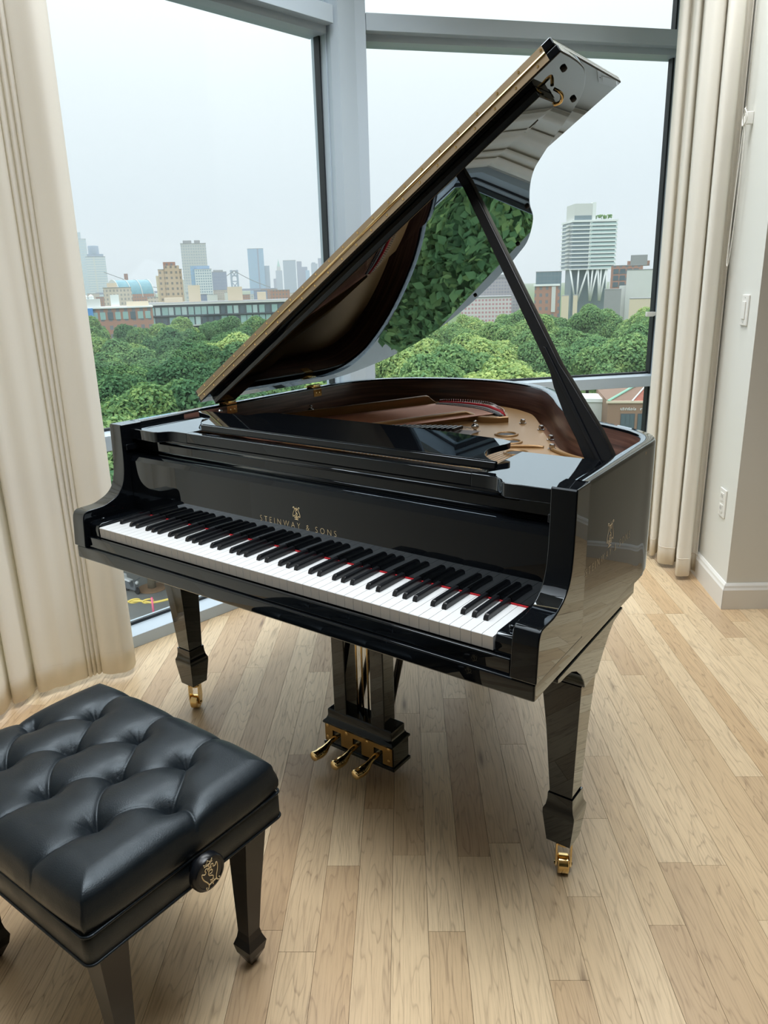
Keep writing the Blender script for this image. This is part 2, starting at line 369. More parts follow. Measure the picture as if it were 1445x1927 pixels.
def solid(name, poly, z0, z1, mat, label=None, parent=None, **kw):
    o = G().prism(poly, lambda x, y, h: (x, y, h), z0, z1).out(name, mat, parent, **kw)
    if parent is None: o['kind'] = 'structure'
    if label: o['label'] = label
    return o
def off(p, d, k): return (p[0] + d[0] * k, p[1] + d[1] * k)
wall_far = off((KX, KY), dS, 1.16); nS = (-dS[1], dS[0])        # nS points away from the wall into the window bay
Kp = (KX, KY)
solid('wall_right', [Kp, off(Kp, (UX, UY), 4.), off(off(Kp, (UX, UY), 4.), (-UY, UX), 1.4), off(wall_far, (UX, UY), .6), wall_far], -.2, H + .1, 'wall_paint', 'white painted wall corner beside the window bay')
# a low block that lets the bay side reach the window
solid('wall_left', [left_end, off(left_end, (math.cos(AL + math.pi), math.sin(AL + math.pi)), .02), uv(-1.75, .2)[:2], uv(-1.75, -5.2)[:2], uv(-1.45, -5.2)[:2], uv(-1.45, .0)[:2]], -.2, H + .1, 'wall_paint', 'white wall behind the gathered curtain')
solid('wall_back', [uv(-1.75, -5.2)[:2], uv(4.9, -5.2)[:2], uv(4.9, -5.0)[:2], uv(-1.75, -5.0)[:2]], -.2, H + .1, 'wall_paint_grey', 'grey green wall behind the viewer')
solid('wall_side', [uv(4.6, -5.0)[:2], uv(4.9, -5.0)[:2], uv(4.9, 1.6)[:2], uv(4.6, 1.6)[:2]], -.2, H + .1, 'wall_paint_grey', 'grey green wall at the far side of the room')
ceil_poly = clip(clip([uv(-1.75, -5.2)[:2], uv(4.9, -5.2)[:2], uv(4.9, 3.2)[:2], uv(-1.75, 3.2)[:2]], nL[0], nL[1], cL - .15), nR[0], nR[1], cR - .15)
solid('ceiling', ceil_poly, H, H + .2, 'ceiling_paint', 'plain white ceiling above the window bay')
# baseboard with a small ogee, wrapped round the wall corner
bb = structure('baseboard_right', 'white baseboard wrapping the right wall corner')
prof = [(0, 0), (.016, 0), (.016, .085), (.012, .094), (.010, .103), (.004, .112), (0, .112)]
def run(p, q, n, m0, m1):
    g = G(); d = Vector((q[0] - p[0], q[1] - p[1])).normalized()
    rg = []
    for pt, m in ((p, m0), (q, m1)): rg.append([(pt[0] + n[0] * t_ + d.x * t_ * m, pt[1] + n[1] * t_ + d.y * t_ * m, z) for t_, z in prof])
    return g.rings(rg)
run(Kp, off(Kp, dS, 1.05), nS, -1.0, 0).out('board', 'trim_paint', bb)
run(Kp, off(Kp, (UX, UY), 3.9), (UY, -UX), -1.0, 0).out('board', 'trim_paint', bb)

# windows: two glazed facets of the bay
ZS, ZL0, ZL1, ZT0, ZT1 = .05, .7865, .842, 2.372, 2.439
def bay(name, label, org, t, n_in, length, post0, right_jamb):
    W = structure(name, label)
    def P(a, d, z): return (org[0] + t[0] * a - n_in[0] * d, org[1] + t[1] * a - n_in[1] * d, z)   # a along, d outwards
    def bx(nm, a0, a1, d0, d1, z0, z1, mat, bevel=0.):
        g = G(); g.box(a0, a1, d0, d1, z0, z1); g.v = [P(*p) for p in g.v]
        return g.out(nm, mat, W, bevel=bevel)
    a1 = length
    bx('window_sill', .0, a1, .0, .15, .0, ZS, 'aluminium', .002); bx('sill_gasket', .02, a1, .098, .112, ZS, ZS + .012, 'gasket')
    for nm, z0, z1 in (('transom', ZL0, ZL1), ('transom', ZT0, ZT1)):
        bx(nm, post0, a1, .0, .15, z0, z1, 'aluminium', .002)
        bx('gasket', post0, a1, .095, .115, z0 - .014, z0, 'gasket'); bx('gasket', post0, a1, .095, .115, z1, z1 + .010, 'gasket')
    bx('glazing_lip', post0, a1, .045, .15, ZT0 - .028, ZT0, 'aluminium')
    bx('head', .0, a1, .0, .15, H - .06, H + .02, 'aluminium')
    if right_jamb:
        bx('jamb', a1 - .028, a1 + .10, -.0, .15, .0, H, 'aluminium'); bx('gasket', a1 - .036, a1 - .028, .05, .10, ZS, H, 'gasket'); bx('jamb_bead', a1 - .046, a1 - .036, .06, .12, ZS, H, 'aluminium'); bx('gasket', a1 - .056, a1 - .046, .08, .115, ZS, H, 'gasket')
    bx('gasket', post0 + .000, post0 + .008, .085, .118, ZS, H, 'gasket'); bx('glazing_bead', post0 - .012, post0, .055, .12, ZS, H, 'aluminium'); bx('gasket', post0 - .018, post0 - .012, .03, .1, ZS, H, 'gasket')
    for z0, z1 in ((ZS, ZL0), (ZL1, ZT0), (ZT1, H - .05)):
        bx('pane', post0, a1, .104, .108, z0, z1, 'window_glass')
    return W, P
tL = (-math.cos(AL), -math.sin(AL)); tR = (math.cos(AR), math.sin(AR))
w1, PL = bay('window_1', 'tall aluminium framed window facet beside the gathered left curtain', CORNER, tL, nL, LEN_L, .125, False)
w2, PR = bay('window_2', 'tall aluminium framed window facet behind the raised piano lid', CORNER, tR, nR, 1.628, .048, True)
post = [CORNER, off(CORNER, tR, .046), off(off(CORNER, tR, .046), nR, -.15), off(CORNER, nR, -.17), off(CORNER, nL, -.17), off(off(CORNER, tL, .118), nL, -.15), off(off(CORNER, tL, .118), nL, -.03), off(off(CORNER, tL, .10), nL, 0)]
solid('trim_1', post, 0, H, 'aluminium', 'aluminium corner post between the two window facets')
g = G(); g.box(1.53, 1.57, .05, .09, 1.145, 1.165); g.box(1.505, 1.545, .03, .05, 1.143, 1.167); g.v = [PR(*p) for p in g.v]; g.out('window_latch', 'plastic_white', w2, bevel=.003)

# wall fittings on the side face of the right wall
def on_side(a, z, d): return (KX + dS[0] * a + nS[0] * d, KY + dS[1] * a + nS[1] * d, z)
def side_box(nm, a0, a1, z0, z1, d0, d1, mat, parent, bevel=0.):
    g = G(); g.box(a0, a1, d0, d1, z0, z1); g.v = [on_side(p[0], p[2], p[1]) for p in g.v]; return g.out(nm, mat, parent, bevel=bevel)
sw = thing('light_switch', 'white rocker light switch on the wall beside the right curtain', 'switch', on_side(.125, 1.15, 0))
def at_parent(o):   # keep world placement under an offset Empty
    for ch in o.children: ch.matrix_parent_inverse = Matrix.Translation(-Vector(o.location))
side_box('cover_plate', .088, .160, 1.150, 1.266, .0005, .007, 'plastic_white', sw, .002)
side_box('rocker', .108, .140, 1.174, 1.242, .007, .0115, 'plastic_white', sw, .002)
side_box('screw', .122, .126, 1.253, 1.257, .006, .0078, 'steel', sw); side_box('screw', .122, .126, 1.159, 1.163, .006, .0078, 'steel', sw); at_parent(sw)
ot = thing('wall_outlet', 'white double power outlet low on the wall by the curtain hem', 'outlet', on_side(.135, .365, 0))
side_box('cover_plate', .100, .172, .362, .482, .0005, .007, 'plastic_white', ot, .002)
for z0 in (.380, .430):
    f_ = side_box('socket', .118, .154, z0, z0 + .036, .006, .0095, 'plastic_white', ot, .002)
    for a_ in (.127, .141): side_box('slot', a_, a_ + .003, z0 + .014, z0 + .028, .0092, .0100, 'dark_slot', f_)
at_parent(ot)
cd = thing('blind_cord', 'thin white blind cord looped over a hook beside the curtain', 'cord', on_side(.27, 1.37, .02))
G().tube([on_side(.27, H - .01, .03), on_side(.272, 2.4, .03), on_side(.27, 1.93, .028)], .0022, 5).out('cord', 'cord_white', cd, smooth=True)
G().tube(spline([on_side(.266, 1.93, .03), on_side(.255, 1.80, .03), on_side(.262, 1.60, .03), on_side(.285, 1.42, .03), on_side(.300, 1.375, .03), on_side(.312, 1.42, .03), on_side(.296, 1.65, .03), on_side(.274, 1.92, .03)], 6), .0022, 5).out('cord_loop', 'cord_white', cd, smooth=True)
G().tube(spline([on_side(.29, 1.90, .025), on_side(.265, 1.945, .035), on_side(.245, 1.91, .03), on_side(.27, 1.885, .035), on_side(.295, 1.915, .03), on_side(.27, 1.95, .03)], 6), .0026, 5).out('knot', 'cord_white', cd, smooth=True)
side_box('cleat', .262, .278, 1.89, 1.935, .0005, .03, 'plastic_white', cd, .003); at_parent(cd)

# ------------------------------------------------------------------ curtains
def curtain(name, label, org, sdir, qdir, pts, z0, flare):
    root = thing(name, label, 'curtain', (org[0], org[1], z0))
    P = spline(pts, 7); nz = 26; V = []; F = []; rr = random.Random(len(pts)); n = len(P)
    for k in range(nz + 1):
        z = z0 + (0 if k == 0 else .085 + (H - .105 - z0) * (k - 1) / (nz - 1)); e = 1 - k / nz
        for j, (s_, q_) in enumerate(P):
            s2 = s_ * (1 + flare * (e - .5)) + .0035 * math.sin(7 * s_ / .1 + 1.3 * z) * e; q2 = q_ * (.92 + .12 * e) + .004 * math.sin(9.1 * s_ / .1 - .9 * z)
            V.append((sdir[0] * s2 + qdir[0] * q2, sdir[1] * s2 + qdir[1] * q2, z - z0))
    for k in range(nz):
        for j in range(n - 1): F.append((k * n + j, k * n + j + 1, (k + 1) * n + j + 1, (k + 1) * n + j))
    o = emit('cloth', V, F, 'curtain_cloth', root, smooth=True); o.modifiers.new('thick', 'SOLIDIFY').thickness = .0022
    G().tube([(p[0] + qdir[0] * .001, p[1] + qdir[1] * .001, p[2]) for p in V[n:2 * n]], .0014, 4).out('hem_stitch', 'curtain_hem', root, smooth=True)
    return root
curtain('curtain', 'cream curtain gathered in wide flat folds beside the piano bench', (-1.05, .33), (-.54, -.84), (.84, -.54),
        [(-.008, -.005), (.002, .03), (.03, .05), (.065, .05), (.097, .030), (.104, .012), (.110, .026), (.116, .031), (.122, .014), (.128, .028), (.134, .033), (.140, .015), (.146, .030), (.152, .035), (.158, .017), (.166, .038), (.20, .056), (.26, .070), (.312, .078), (.328, .03), (.345, .09), (.385, .125), (.400, .08), (.42, .165), (.46, .19), (.47, .15), (.50, .22), (.56, .25), (.58, .2), (.62, .27), (.70, .29)], .02, .0)
curtain('curtain', 'cream curtain hanging in narrow deep folds against the right wall', (.234, 2.394), (.971, .237), (.237, -.971),
        [(-.105, -.17), (-.098, -.130), (-.082, -.108), (-.066, -.112), (-.058, -.150), (-.054, -.155), (-.048, -.11), (-.036, -.082), (-.020, -.086), (-.013, -.125), (-.010, -.128), (-.006, -.06), (.0, .0), (.02, .014), (.055, .020), (.074, .010), (.077, -.035), (.081, -.03), (.083, .05), (.086, .135), (.10, .152), (.134, .143), (.146, .12), (.147, .075), (.154, .052), (.164, .056), (.170, .074), (.173, .06), (.160, .03), (.145, -.01)], .02, .0)

# ------------------------------------------------------------------ grand piano
piano = thing('grand_piano', 'glossy black grand piano with its lid propped open by the windows', 'piano', (0, 0, 0))
ZR0, ZR1 = .658, .978
RIM = [(.7028, .20), (.6998, .30), (.6959, .43), (.692, .56), (.6885, .635), (.668, .697), (.628, .742), (.58, .775), (.527, .804), (.482, .825), (.447, .850), (.399, .903), (.345, .985), (.286, 1.08), (.219, 1.197), (.132, 1.329), (.06, 1.395), (-.02, 1.446), (-.149, 1.488), (-.30, 1.490), (-.467, 1.445), (-.58, 1.38), (-.645, 1.315), (-.69, 1.22), (-.705, 1.10), (-.7065, .95), (-.7065, .70), (-.7065, .20)]
rim = spline(RIM, 5); rn = normals2(rim)                         # normals point inwards
def rim_off(k): return [(p[0] + n[0] * k, p[1] + n[1] * k) for p, n in zip(rim, rn)]
sec = [(0, ZR0), (0, .970), (.0012, .9745), (.005, .978), (.030, .978), (.034, .9765), (.036, .972), (.036, .86), (.036, ZR0)]
V = []; F = []; idx = []; ns = len(sec); n = len(rim)
for j, (k, z) in enumerate(sec):
    for p in rim_off(k): V.append((p[0], p[1], z))
for j in range(ns):
    for i in range(n - 1):
        F.append((j * n + i, j * n + i + 1, ((j + 1) % ns) * n + i + 1, ((j + 1) % ns) * n + i)); idx.append(1 if j in (6, 7) and rim[i][1] > .47 else 0)
F.append(tuple(j * n for j in range(ns))); idx.append(0); F.append(tuple(j * n + n - 1 for j in range(ns))[::-1]); idx.append(0)
rim_o = o = emit('rim', V, F, None, piano, mats=['ebony', 'mahogany'], idx=idx, auto=50); o['label'] = 'curved black outer case with a mahogany inner face'
# bottom moulding of the rim
mo = rim_off(.004); V = [(p[0], p[1], z) for z in (.645, .658) for p in mo] + [(p[0], p[1], z) for z in (.645, .658) for p in rim_off(.05)]
F = [(i, i + 1, n + i + 1, n + i) for i in range(n - 1)] + [(i + 1, i, 2 * n + i, 2 * n + i + 1) for i in range(n - 1)]
emit('rim_moulding', V, F, 'ebony', piano, smooth=False)
inner = rim_off(.034)
solid('soundboard', [(.67, .45)] + [p for p in inner if p[1] > .45] + [(-.67, .45)], .845, .855, 'wood_action', None, piano)
solid('bottom_board', [(.69, .20)] + rim_off(.02) + [(-.69, .20)], .650, .664, 'ebony_satin', None, piano)
G().prism([(-.702, -.0208), (.7055, -.0208), (.6895, .56), (-.702, .56)], lambda x, y, h: (x, y, h), .6207, .657).out('keybed', 'ebony', piano, bevel=.004)
G().box(-.652, .652, -.0125, -.003, .657, .6885).out('keyslip', 'ebony', piano, bevel=.003)

arm = [(-.0245, .6585)] + spline([(-.0215, .70), (-.0190, .735), (-.0150, .750), (-.008, .7575), (.002, .760), (.045, .7615), (.070, .768), (.096, .780), (.115, .799), (.126, .825), (.1315, .861), (.1335, .899), (.1345, .935), (.135, .970)], 5) + [(.1353, .975), (.138, .978), (.205, .978), (.205, .6585)]
for sx in (-1, 1):
    a0, a1 = sorted((sx * .7065, sx * .654))
    g = G().prism(arm, lambda p, q, h: (h, p, q), a0, a1)
    if sx > 0: g.v = [(x + .003 - .03 * (y + .024), y, z) for x, y, z in g.v]
    bm = bmesh.new(); vv = [bm.verts.new(v) for v in g.v]
    for f in g.f: bm.faces.new([vv[k] for k in f])
    bmesh.ops.recalc_face_normals(bm, faces=bm.faces); sharp = [e for e in bm.edges if len(e.link_faces) == 2 and e.calc_face_angle(0) > R(50) and min(v.co.y for v in e.verts) < .19]
    bmesh.ops.bevel(bm, geom=sharp, offset=.0028, segments=3, profile=.5, affect='EDGES')
    me = bpy.data.meshes.new('arm'); bm.to_mesh(me); bm.free(); me.materials.append(M['ebony']); me.polygons.foreach_set('use_smooth', [True] * len(me.polygons)); me.set_sharp_from_angle(angle=R(32))
    o = bpy.data.objects.new('arm', me); COL.objects.link(o); o.parent = piano; o.modifiers.new('wn', 'WEIGHTED_NORMAL').keep_sharp = True
    b0, b1 = sorted((sx * .653, sx * .6135))
    kb = [(.0, .657), (-.002, .708), (.002, .7225), (.012, .7275), (.155, .7275), (.155, .657)]
    o = G().prism(kb, lambda p, q, h: (h, p, q), b0, b1).out('key_block', 'ebony', piano, bevel=.003)
    G().lathe([(.0, .0), (.0065, .0), (.0065, .006), (.005, .009), (0, .0095)], (sx * .634, .03, .727), 14).out('knob', 'ebony', o, smooth=True)
    # cheek behind the arm with the small step under the shelf
    c0, c1 = sorted((sx * .656, sx * .672)); d0, d1 = sorted((sx * .645, sx * .668))
    G().box(d0, d1, .142, .2, .905, .922).out('cheek_step', 'ebony', piano, bevel=.002)
    G().box(c0, c1, .142, .46, .70, .950).out('cheek', 'ebony', piano)

# fallboard with its golden writing
fb = [(.1500, .722), (.1500, .742), (.1503, .760), (.1513, .82), (.1525, .874), (.1585, .886), (.178, .889), (.205, .889), (.205, .728)]
fall = G().prism(fb, lambda p, q, h: (h, p, q), -.652, .652).out('fallboard', 'ebony', piano, auto=25)
def face_y(z): return .1503 + (z - .760) * (.0010 / .06)
def lettering(txt, width, mat, parent, mtx, name='lettering'):
    cu = bpy.data.curves.new(name, 'FONT'); cu.body = txt; cu.size = 1.; cu.space_character = 1.62; cu.space_word = 1.0; cu.align_x = 'CENTER'; cu.resolution_u = 3; cu.offset = -.022
    tmp = bpy.data.objects.new(name, cu); COL.objects.link(tmp); bpy.context.view_layer.update()
    dg = bpy.context.evaluated_depsgraph_get(); me = bpy.data.meshes.new_from_object(tmp.evaluated_get(dg)); bpy.data.objects.remove(tmp)
    xs = [v.co.x for v in me.vertices]; s = width / (max(xs) - min(xs)); cx = (max(xs) + min(xs)) / 2
    for v_ in me.vertices: v_.co = mtx @ Vector(((v_.co.x - cx) * s, v_.co.y * s * 1.12, 0))
    me.materials.clear(); me.materials.append(M[mat]); o = bpy.data.objects.new(name, me); COL.objects.link(o); o.parent = parent; return o
def lyre_mark(w, mat, parent, mtx, rad, rich=False, name='lyre_emblem'):
    g = G(); S = []
    for s in (-1, 1):
        S.append(spline([(s * .06, .20), (s * .16, .13), (s * .23, .20), (s * .20, .30), (s * .30, .34), (s * .40, .24), (s * .43, .38), (s * .38, .60), (s * .26, .84), (s * .20, 1.02)], 4))
        S.append(spline([(s * .20, 1.02), (s * .26, 1.14), (s * .36, 1.16), (s * .38, 1.08), (s * .33, 1.06)], 3))
    S.append([(-.24, 1.02), (.24, 1.02)]); S.append([(-.22, .0), (.22, .0)]); S.append([(-.11, .05), (.11, .05)]); S.append([(0, .0), (0, .24)]); S.append([(-.12, .24), (.12, .24)]); S.append([(0, 1.04), (0, 1.16)])
    S.append(spline([(.10, .82), (.02, .88), (-.09, .80), (-.04, .68), (.07, .60), (.10, .46), (0, .36), (-.12, .44), (-.06, .54), (.05, .52)], 4))
    for x in (-.08, 0, .08): S.append([(x, .26), (x, .34)]); S.append([(x, .90), (x, 1.0)])
    if rich: S.append([(-.20, -.02), (-.24, -.14), (-.10, -.06), (0, -.20), (.10, -.06), (.24, -.14), (.20, -.02)])
    for pl in S: g.tube([mtx @ Vector((x * w, y * w, 0)) for x, y in pl], rad, 4)
    return g.out(name, mat, parent)
ty = face_y(.7785) - .0008
ax_t = math.atan2(.06, .0010)
mt = Matrix.Translation((-.008, ty, .7785)) @ Matrix.Rotation(ax_t, 4, 'X')
lettering('STEINWAY & SONS', .249, 'gilt', fall, mt)
lyre_mark(.0265, 'gilt', fall, Matrix.Translation((-.008, face_y(.801) - .0006, .801)) @ Matrix.Rotation(ax_t, 4, 'X'), .0007)
side_m = Matrix.Translation((.7000, .339, .787)) @ Matrix.Rotation(.030, 4, 'Z') @ Matrix(((0, 0, 1, 0), (1, 0, 0, 0), (0, 1, 0, 0), (0, 0, 0, 1)))   # reads front to back on the right side
lo = lettering('STEINWAY & SONS', .28, 'gilt_dim', rim_o, side_m); lo['kind'] = 'stuff'
le = lyre_mark(.046, 'gilt_dim', rim_o, side_m @ Matrix.Translation((0, .022, 0)), .0008)
for o in (lo, le):                                                # lay them on the curved case side
    for v_ in o.data.vertices:
        xr = np.interp(v_.co.y, [p[1] for p in rim[:26]], [p[0] for p in rim[:26]]); v_.co.x = xr + .0007 + (v_.co.x - (.7000 - .030 * (v_.co.y - .339))) * .5
        if v_.co.y < .2: v_.co.x = max(v_.co.x, .7095 - .03 * (v_.co.y + .024) + .0007)

# keys
whites = 52; KW = .0235; ZK = .7184
g = G(); w2_ = KW / 2 - .0005
prof_w = [(0, .690), (-.0012, .7172), (.0, ZK), (.149, ZK), (.149, .690)]
wk_me = None
for i in range(whites):
    if wk_me is None:
        g = G().prism(prof_w, lambda p, q, h: (h, p, q), -w2_, w2_); o = emit('white_key', g.v, g.f, None, piano, mats=['ivory', 'key_front'], idx=[0, 0, 1, 0, 0, 0, 0]); wk_me = o
    else:
        o = wk_me.copy(); COL.objects.link(o)
    o.location = ((i - 25.5) * KW, 0, 0)
bk = None
blacks = []
for i in range(51):
    k = (i + 5) % 7                                              # 0 = C .. 6 = B, first white is A
    if k in (2, 6): continue
    sh = {0: -.0016, 1: .0016, 3: -.0020, 4: 0, 5: .0020}[k]; blacks.append((i - 25) * KW + sh)
for x in blacks:
    if bk is None:
        lo_, hi = .0054, .0043
        rg = [[(-lo_, .0505, ZK + .0002), (lo_, .0505, ZK + .0002), (lo_, .149, ZK + .0002), (-lo_, .149, ZK + .0002)],
              [(-lo_ * .96, .0525, ZK + .0075), (lo_ * .96, .0525, ZK + .0075), (lo_, .149, ZK + .0075), (-lo_, .149, ZK + .0075)],
              [(-hi, .0575, ZK + .0122), (hi, .0575, ZK + .0122), (hi, .149, ZK + .0122), (-hi, .149, ZK + .0122)]]
        bk = G().rings(rg).out('black_key', 'black_key', piano, bevel=.0009); o = bk
    else: o = bk.copy(); COL.objects.link(o)
    o.location.x = x
G().box(-.612, .612, .1466, .1500, .715, .7212).out('key_felt', 'red_felt', piano)
G().box(-.613, .613, .002, .152, .657, .689).out('key_frame', 'ebony_satin', piano)

# front rail, shelf, folded music desk
rail = G().box(-.652, .652, .195, .215, .885, .936).out('front_rail', 'ebony', piano)
G().tube([(-.648, .1945, .8955), (.648, .1945, .8955)], .0055, 8).out('bead', 'ebony', rail, smooth=True)
G().tube([(-.56, .1945, .9265), (.56, .1945, .9265)], .0045, 8).out('bead', 'ebony', rail, smooth=True)
def shelf_side(s):
    e = [(.445, .439), (.632, .441), (.660, .30), (.662, .168), (.60, .165), (.545, .163), (.533, .170), (.523, .185), (.506, .196), (.48, .198), (.447, .198), (.452, .30)]
    return [(s * x, y) for x, y in e]
for s in (-1, 1):
    G().prism(shelf_side(s), lambda x, y, h: (x, y, h), .934, .964).out('music_shelf', 'ebony', piano, bevel=.0025)
strip = G().box(-.449, .449, .198, .221, .936, .9635).out('shelf_front_rail', 'ebony', piano, bevel=.0025)
slot = G().box(-.46, .46, .221, .30, .925, .946).out('desk_slot_board', 'wood_slot', piano)
for k in range(34):
    x = -.05 + k * .0105
    hm = G().box(x, x + .006, .2225, .236, .946, .9485)
    if k == 0: hammers = G()
    hammers.box(x, x + .006, .2225, .236, .946, .9485)
hm_o = hammers.out('hammer_row', 'ivory', slot); hm_o['kind'] = 'stuff'
for x in (-.37, .03, .395): G().box(x, x + .05, .221, .236, .946, .953).out('desk_hinge', 'brass', piano, bevel=.0015)
desk = spline([(.49, .234), (.468, .243), (.437, .275), (.424, .315), (.431, .352), (.440, .378), (.436, .398), (.415, .409)], 4) + [(.28, .421), (.08, .430), (-.30, .428)] + spline([(-.34, .424), (-.368, .402), (-.385, .374), (-.42, .366), (-.54, .368), (-.575, .362), (-.560, .345), (-.49, .322), (-.455, .290), (-.44, .250), (-.42, .234)], 4)
dk = G().prism(desk, lambda x, y, h: (x, y, h + (y - .23) * .045), .9725, .9865).out('music_desk', 'ebony', piano, bevel=.002)
G().box(-.42, .488, .2275, .2345, .967, .985).out('desk_ledge', 'ebony', dk, bevel=.002)

# iron plate, strings
plate = solid('iron_plate', [(.60, .36)] + [p for p in rim_off(.075) if p[1] > .36] + [(-.60, .36)], .878, .892, 'gold_iron', None, piano); plate['label'] = 'gold bronzed cast iron plate'
edge = [(p[0], p[1], .893) for p in rim_off(.10) if p[1] > .46][5:40]
G().tube(edge, .007, 6).out('plate_ridge', 'gold_iron', plate, smooth=True)
for x, y in ((.158, .922), (.218, .828), (.302, .703)):
    o = G().lathe([(.037, -.004), (.037, .002), (.034, .0055), (.029, .004), (.027, -.001), (.0265, -.012)], (x, y, .892), 28).out('plate_hole_rim', 'gold_iron', plate, smooth=True)
    G().lathe([(.0265, 0), (.0265, .0006)], (x, y, .8925), 24).out('hole', 'gasket', plate)
for x, y in ((.118, 1.116), (.216, 1.044), (.307, .913), (.362, .798), (.24, .60), (-.60, .60)):
    o = G().lathe([(.0125, 0), (.0125, .003), (.0085, .004), (.0085, .013), (.006, .015), (0, .0155)], (x, y, .892), 6).out('plate_bolt', 'steel', plate)
for x, y in ((.063, .897), (-.608, .892)):
    G().lathe([(.011, 0), (.011, .006), (.005, .009), (.005, .013), (.012, .018), (.0125, .024), (.007, .029), (.004, .031), (.0065, .035), (.005, .04), (0, .042)], (x, y, .892), 14).out('acorn_bolt', 'steel', plate, smooth=True)
def wall_strut(name, line, w, z0, z1s, mat='gold_iron'):
    g = G(); nn = normals2(line); rg = []
    for (x, y), (nx, ny), zt in zip(line, nn, z1s):
        rg.append([(x - nx * w, y - ny * w, z0), (x + nx * w, y + ny * w, z0), (x + nx * w, y + ny * w, zt - .003), (x + nx * w * .6, y + ny * w * .6, zt), (x - nx * w * .6, y - ny * w * .6, zt), (x - nx * w, y - ny * w, zt - .003)])
    return g.rings(rg).out(name, mat, plate, auto=40)
l1 = spline([(-.60, .66), (-.50, .86), (-.40, 1.07), (-.335, 1.20), (-.318, 1.235), (-.305, 1.26)], 5)
wall_strut('plate_strut', l1, .010, .885, [.930 + .012 * min(1, i / 15) - (.0 if i < 17 else .038 * ((i - 17) / 8) ** 1.2) for i in range(len(l1))])
l2 = spline([(-.30, .52), (-.22, .72), (-.15, .90), (-.10, 1.02), (-.075, 1.075), (-.045, 1.085), (-.01, 1.075), (.03, 1.09), (.06, 1.12)], 5)
wall_strut('plate_strut', l2, .009, .885, [.926 if i < 20 else .926 - .014 * min(1, (i - 20) / 6) for i in range(len(l2))])
l3 = spline([(-.10, .60), (-.06, .72), (-.02, .80), (.0, .84)], 4)
wall_strut('plate_strut', l3, .012, .885, [.912] * len(l3))
G().tube(spline([(.23, .755, .893), (.27, .775, .895), (.31, .795, .895), (.335, .805, .892)], 4), .006, 6).out('plate_ridge', 'gold_iron', plate, smooth=True)
# raised tail of the plate with felt, hitch pins
tail = [(-.30, 1.262), (-.24, 1.300), (-.16, 1.312), (-.08, 1.29), (-.02, 1.24), (.03, 1.18), (.06, 1.125), (.03, 1.095), (-.01, 1.08), (-.045, 1.09), (-.08, 1.085), (-.12, 1.10), (-.22, 1.18), (-.29, 1.24)]
G().prism(tail, lambda x, y, h: (x, y, h), .886, .9085).out('plate_tail', 'gold_iron', plate)
def arc(k): return spline([(-.285 + .3 * k * .1, 1.255 - .30 * k), (-.235, 1.288 - .5 * k), (-.16, 1.298 - .62 * k), (-.085, 1.276 - .62 * k), (-.03, 1.226 - .5 * k), (.02, 1.17 - .35 * k), (.045, 1.128 - .2 * k)], 8)
G().tube([(x, y, .912) for x, y in arc(.05)], .009, 6).out('felt_strip', 'red_felt', plate, smooth=True)
G().tube([(x, y, .911) for x, y in arc(.095)], .008, 6).out('felt_strip', 'grey_felt', plate, smooth=True)
G().tube([(x, y, .910) for x, y in arc(.135)], .007, 6).out('bridge_cap', 'ebony_satin', plate, smooth=True)
pins = G(); st = G(); A0 = arc(.012); A1 = arc(.14)
for i, (x, y) in enumerate(A0):
    pins.tube([(x, y, .905), (x + .001, y - .003, .9265)], .0014, 4)
    if i % 2: pins.tube([(A1[i][0], A1[i][1], .908), (A1[i][0], A1[i][1], .919)], .0012, 4)
po = pins.out('hitch_pins', 'steel', plate); po['kind'] = 'stuff'
dirx, diry = .423, .906
cs = G()
for i, (x, y) in enumerate(spline([(-.283, 1.235), (-.235, 1.262), (-.16, 1.268), (-.085, 1.245), (-.03, 1.19), (.005, 1.14)], 9)):
    L = (y - .40) / diry; cs.tube([(x, y, .913), (x - dirx * L * .93, .40, .913)], .0017, 5)
    st.tube([(x + .003, y, .913), (x + .006, y + .045, .914)], .0009, 4)
co = cs.out('bass_strings', 'copper_wire', piano, smooth=True); co['kind'] = 'stuff'; co['label'] = 'copper wound bass strings'
for k in range(46):
    x = -.12 + k * .013; st.tube([(x, .44, .90), (x + .04 - k * .0012, .80 - k * .004, .899)], .0008, 4)
so = st.out('steel_strings', 'steel_wire', piano); so['kind'] = 'stuff'
dm = G(); dh = G()
for k in range(26):
    x = -.30 + k * .0145; y = .58 + .012 * k * .62 if k < 14 else .69 + .006 * (k - 14)
    dh.box(x, x + .008, y, y + .055, .922, .931)
    dm.tube([(x + .004, y + .05, .931), (x + .010, y + .10, .915)], .0012, 4); dm.tube([(x + .004, y + .055, .90), (x + .004, y + .055, .925)], .001, 4)
o = dh.out('damper_heads', 'ebony_satin', piano); o['kind'] = 'stuff'
for k in range(22):
    x = .0 + k * .0052; dm.tube([(x - .03, .74 + k * .001, .902), (x + .012, .80 + k * .0012, .917)], .0011, 4)
o = dm.out('damper_wires', 'damper_steel', piano); o['kind'] = 'stuff'

# hinges on the spine
for y in (.575, 1.005):
    hg = G().box(-.672, -.669, y - .022, y + .022, .945, .972).out('lid_hinge', 'brass', piano, bevel=.001)
    G().tube([(-.69, y - .035, .983), (-.69, y + .035, .983)], .005, 8).out('hinge_knuckle', 'brass', hg, smooth=True)
    G().box(-.695, -.67, y - .022, y + .022, .976, .981).out('hinge_leaf', 'brass', hg)
    for dy in (-.009, .009): G().lathe([(.004, 0), (.004, .001), (0, .0018)], (-.669, y + dy, .957), 8, (1, 0, 0)).out('screw', 'brass_polished', hg)
G().lathe([(.007, 0), (.007, .004), (.004, .007), (0, .008)], (-.645, .50, .965), 10, (1, -.3, 0)).out('rim_button', 'steel', piano)

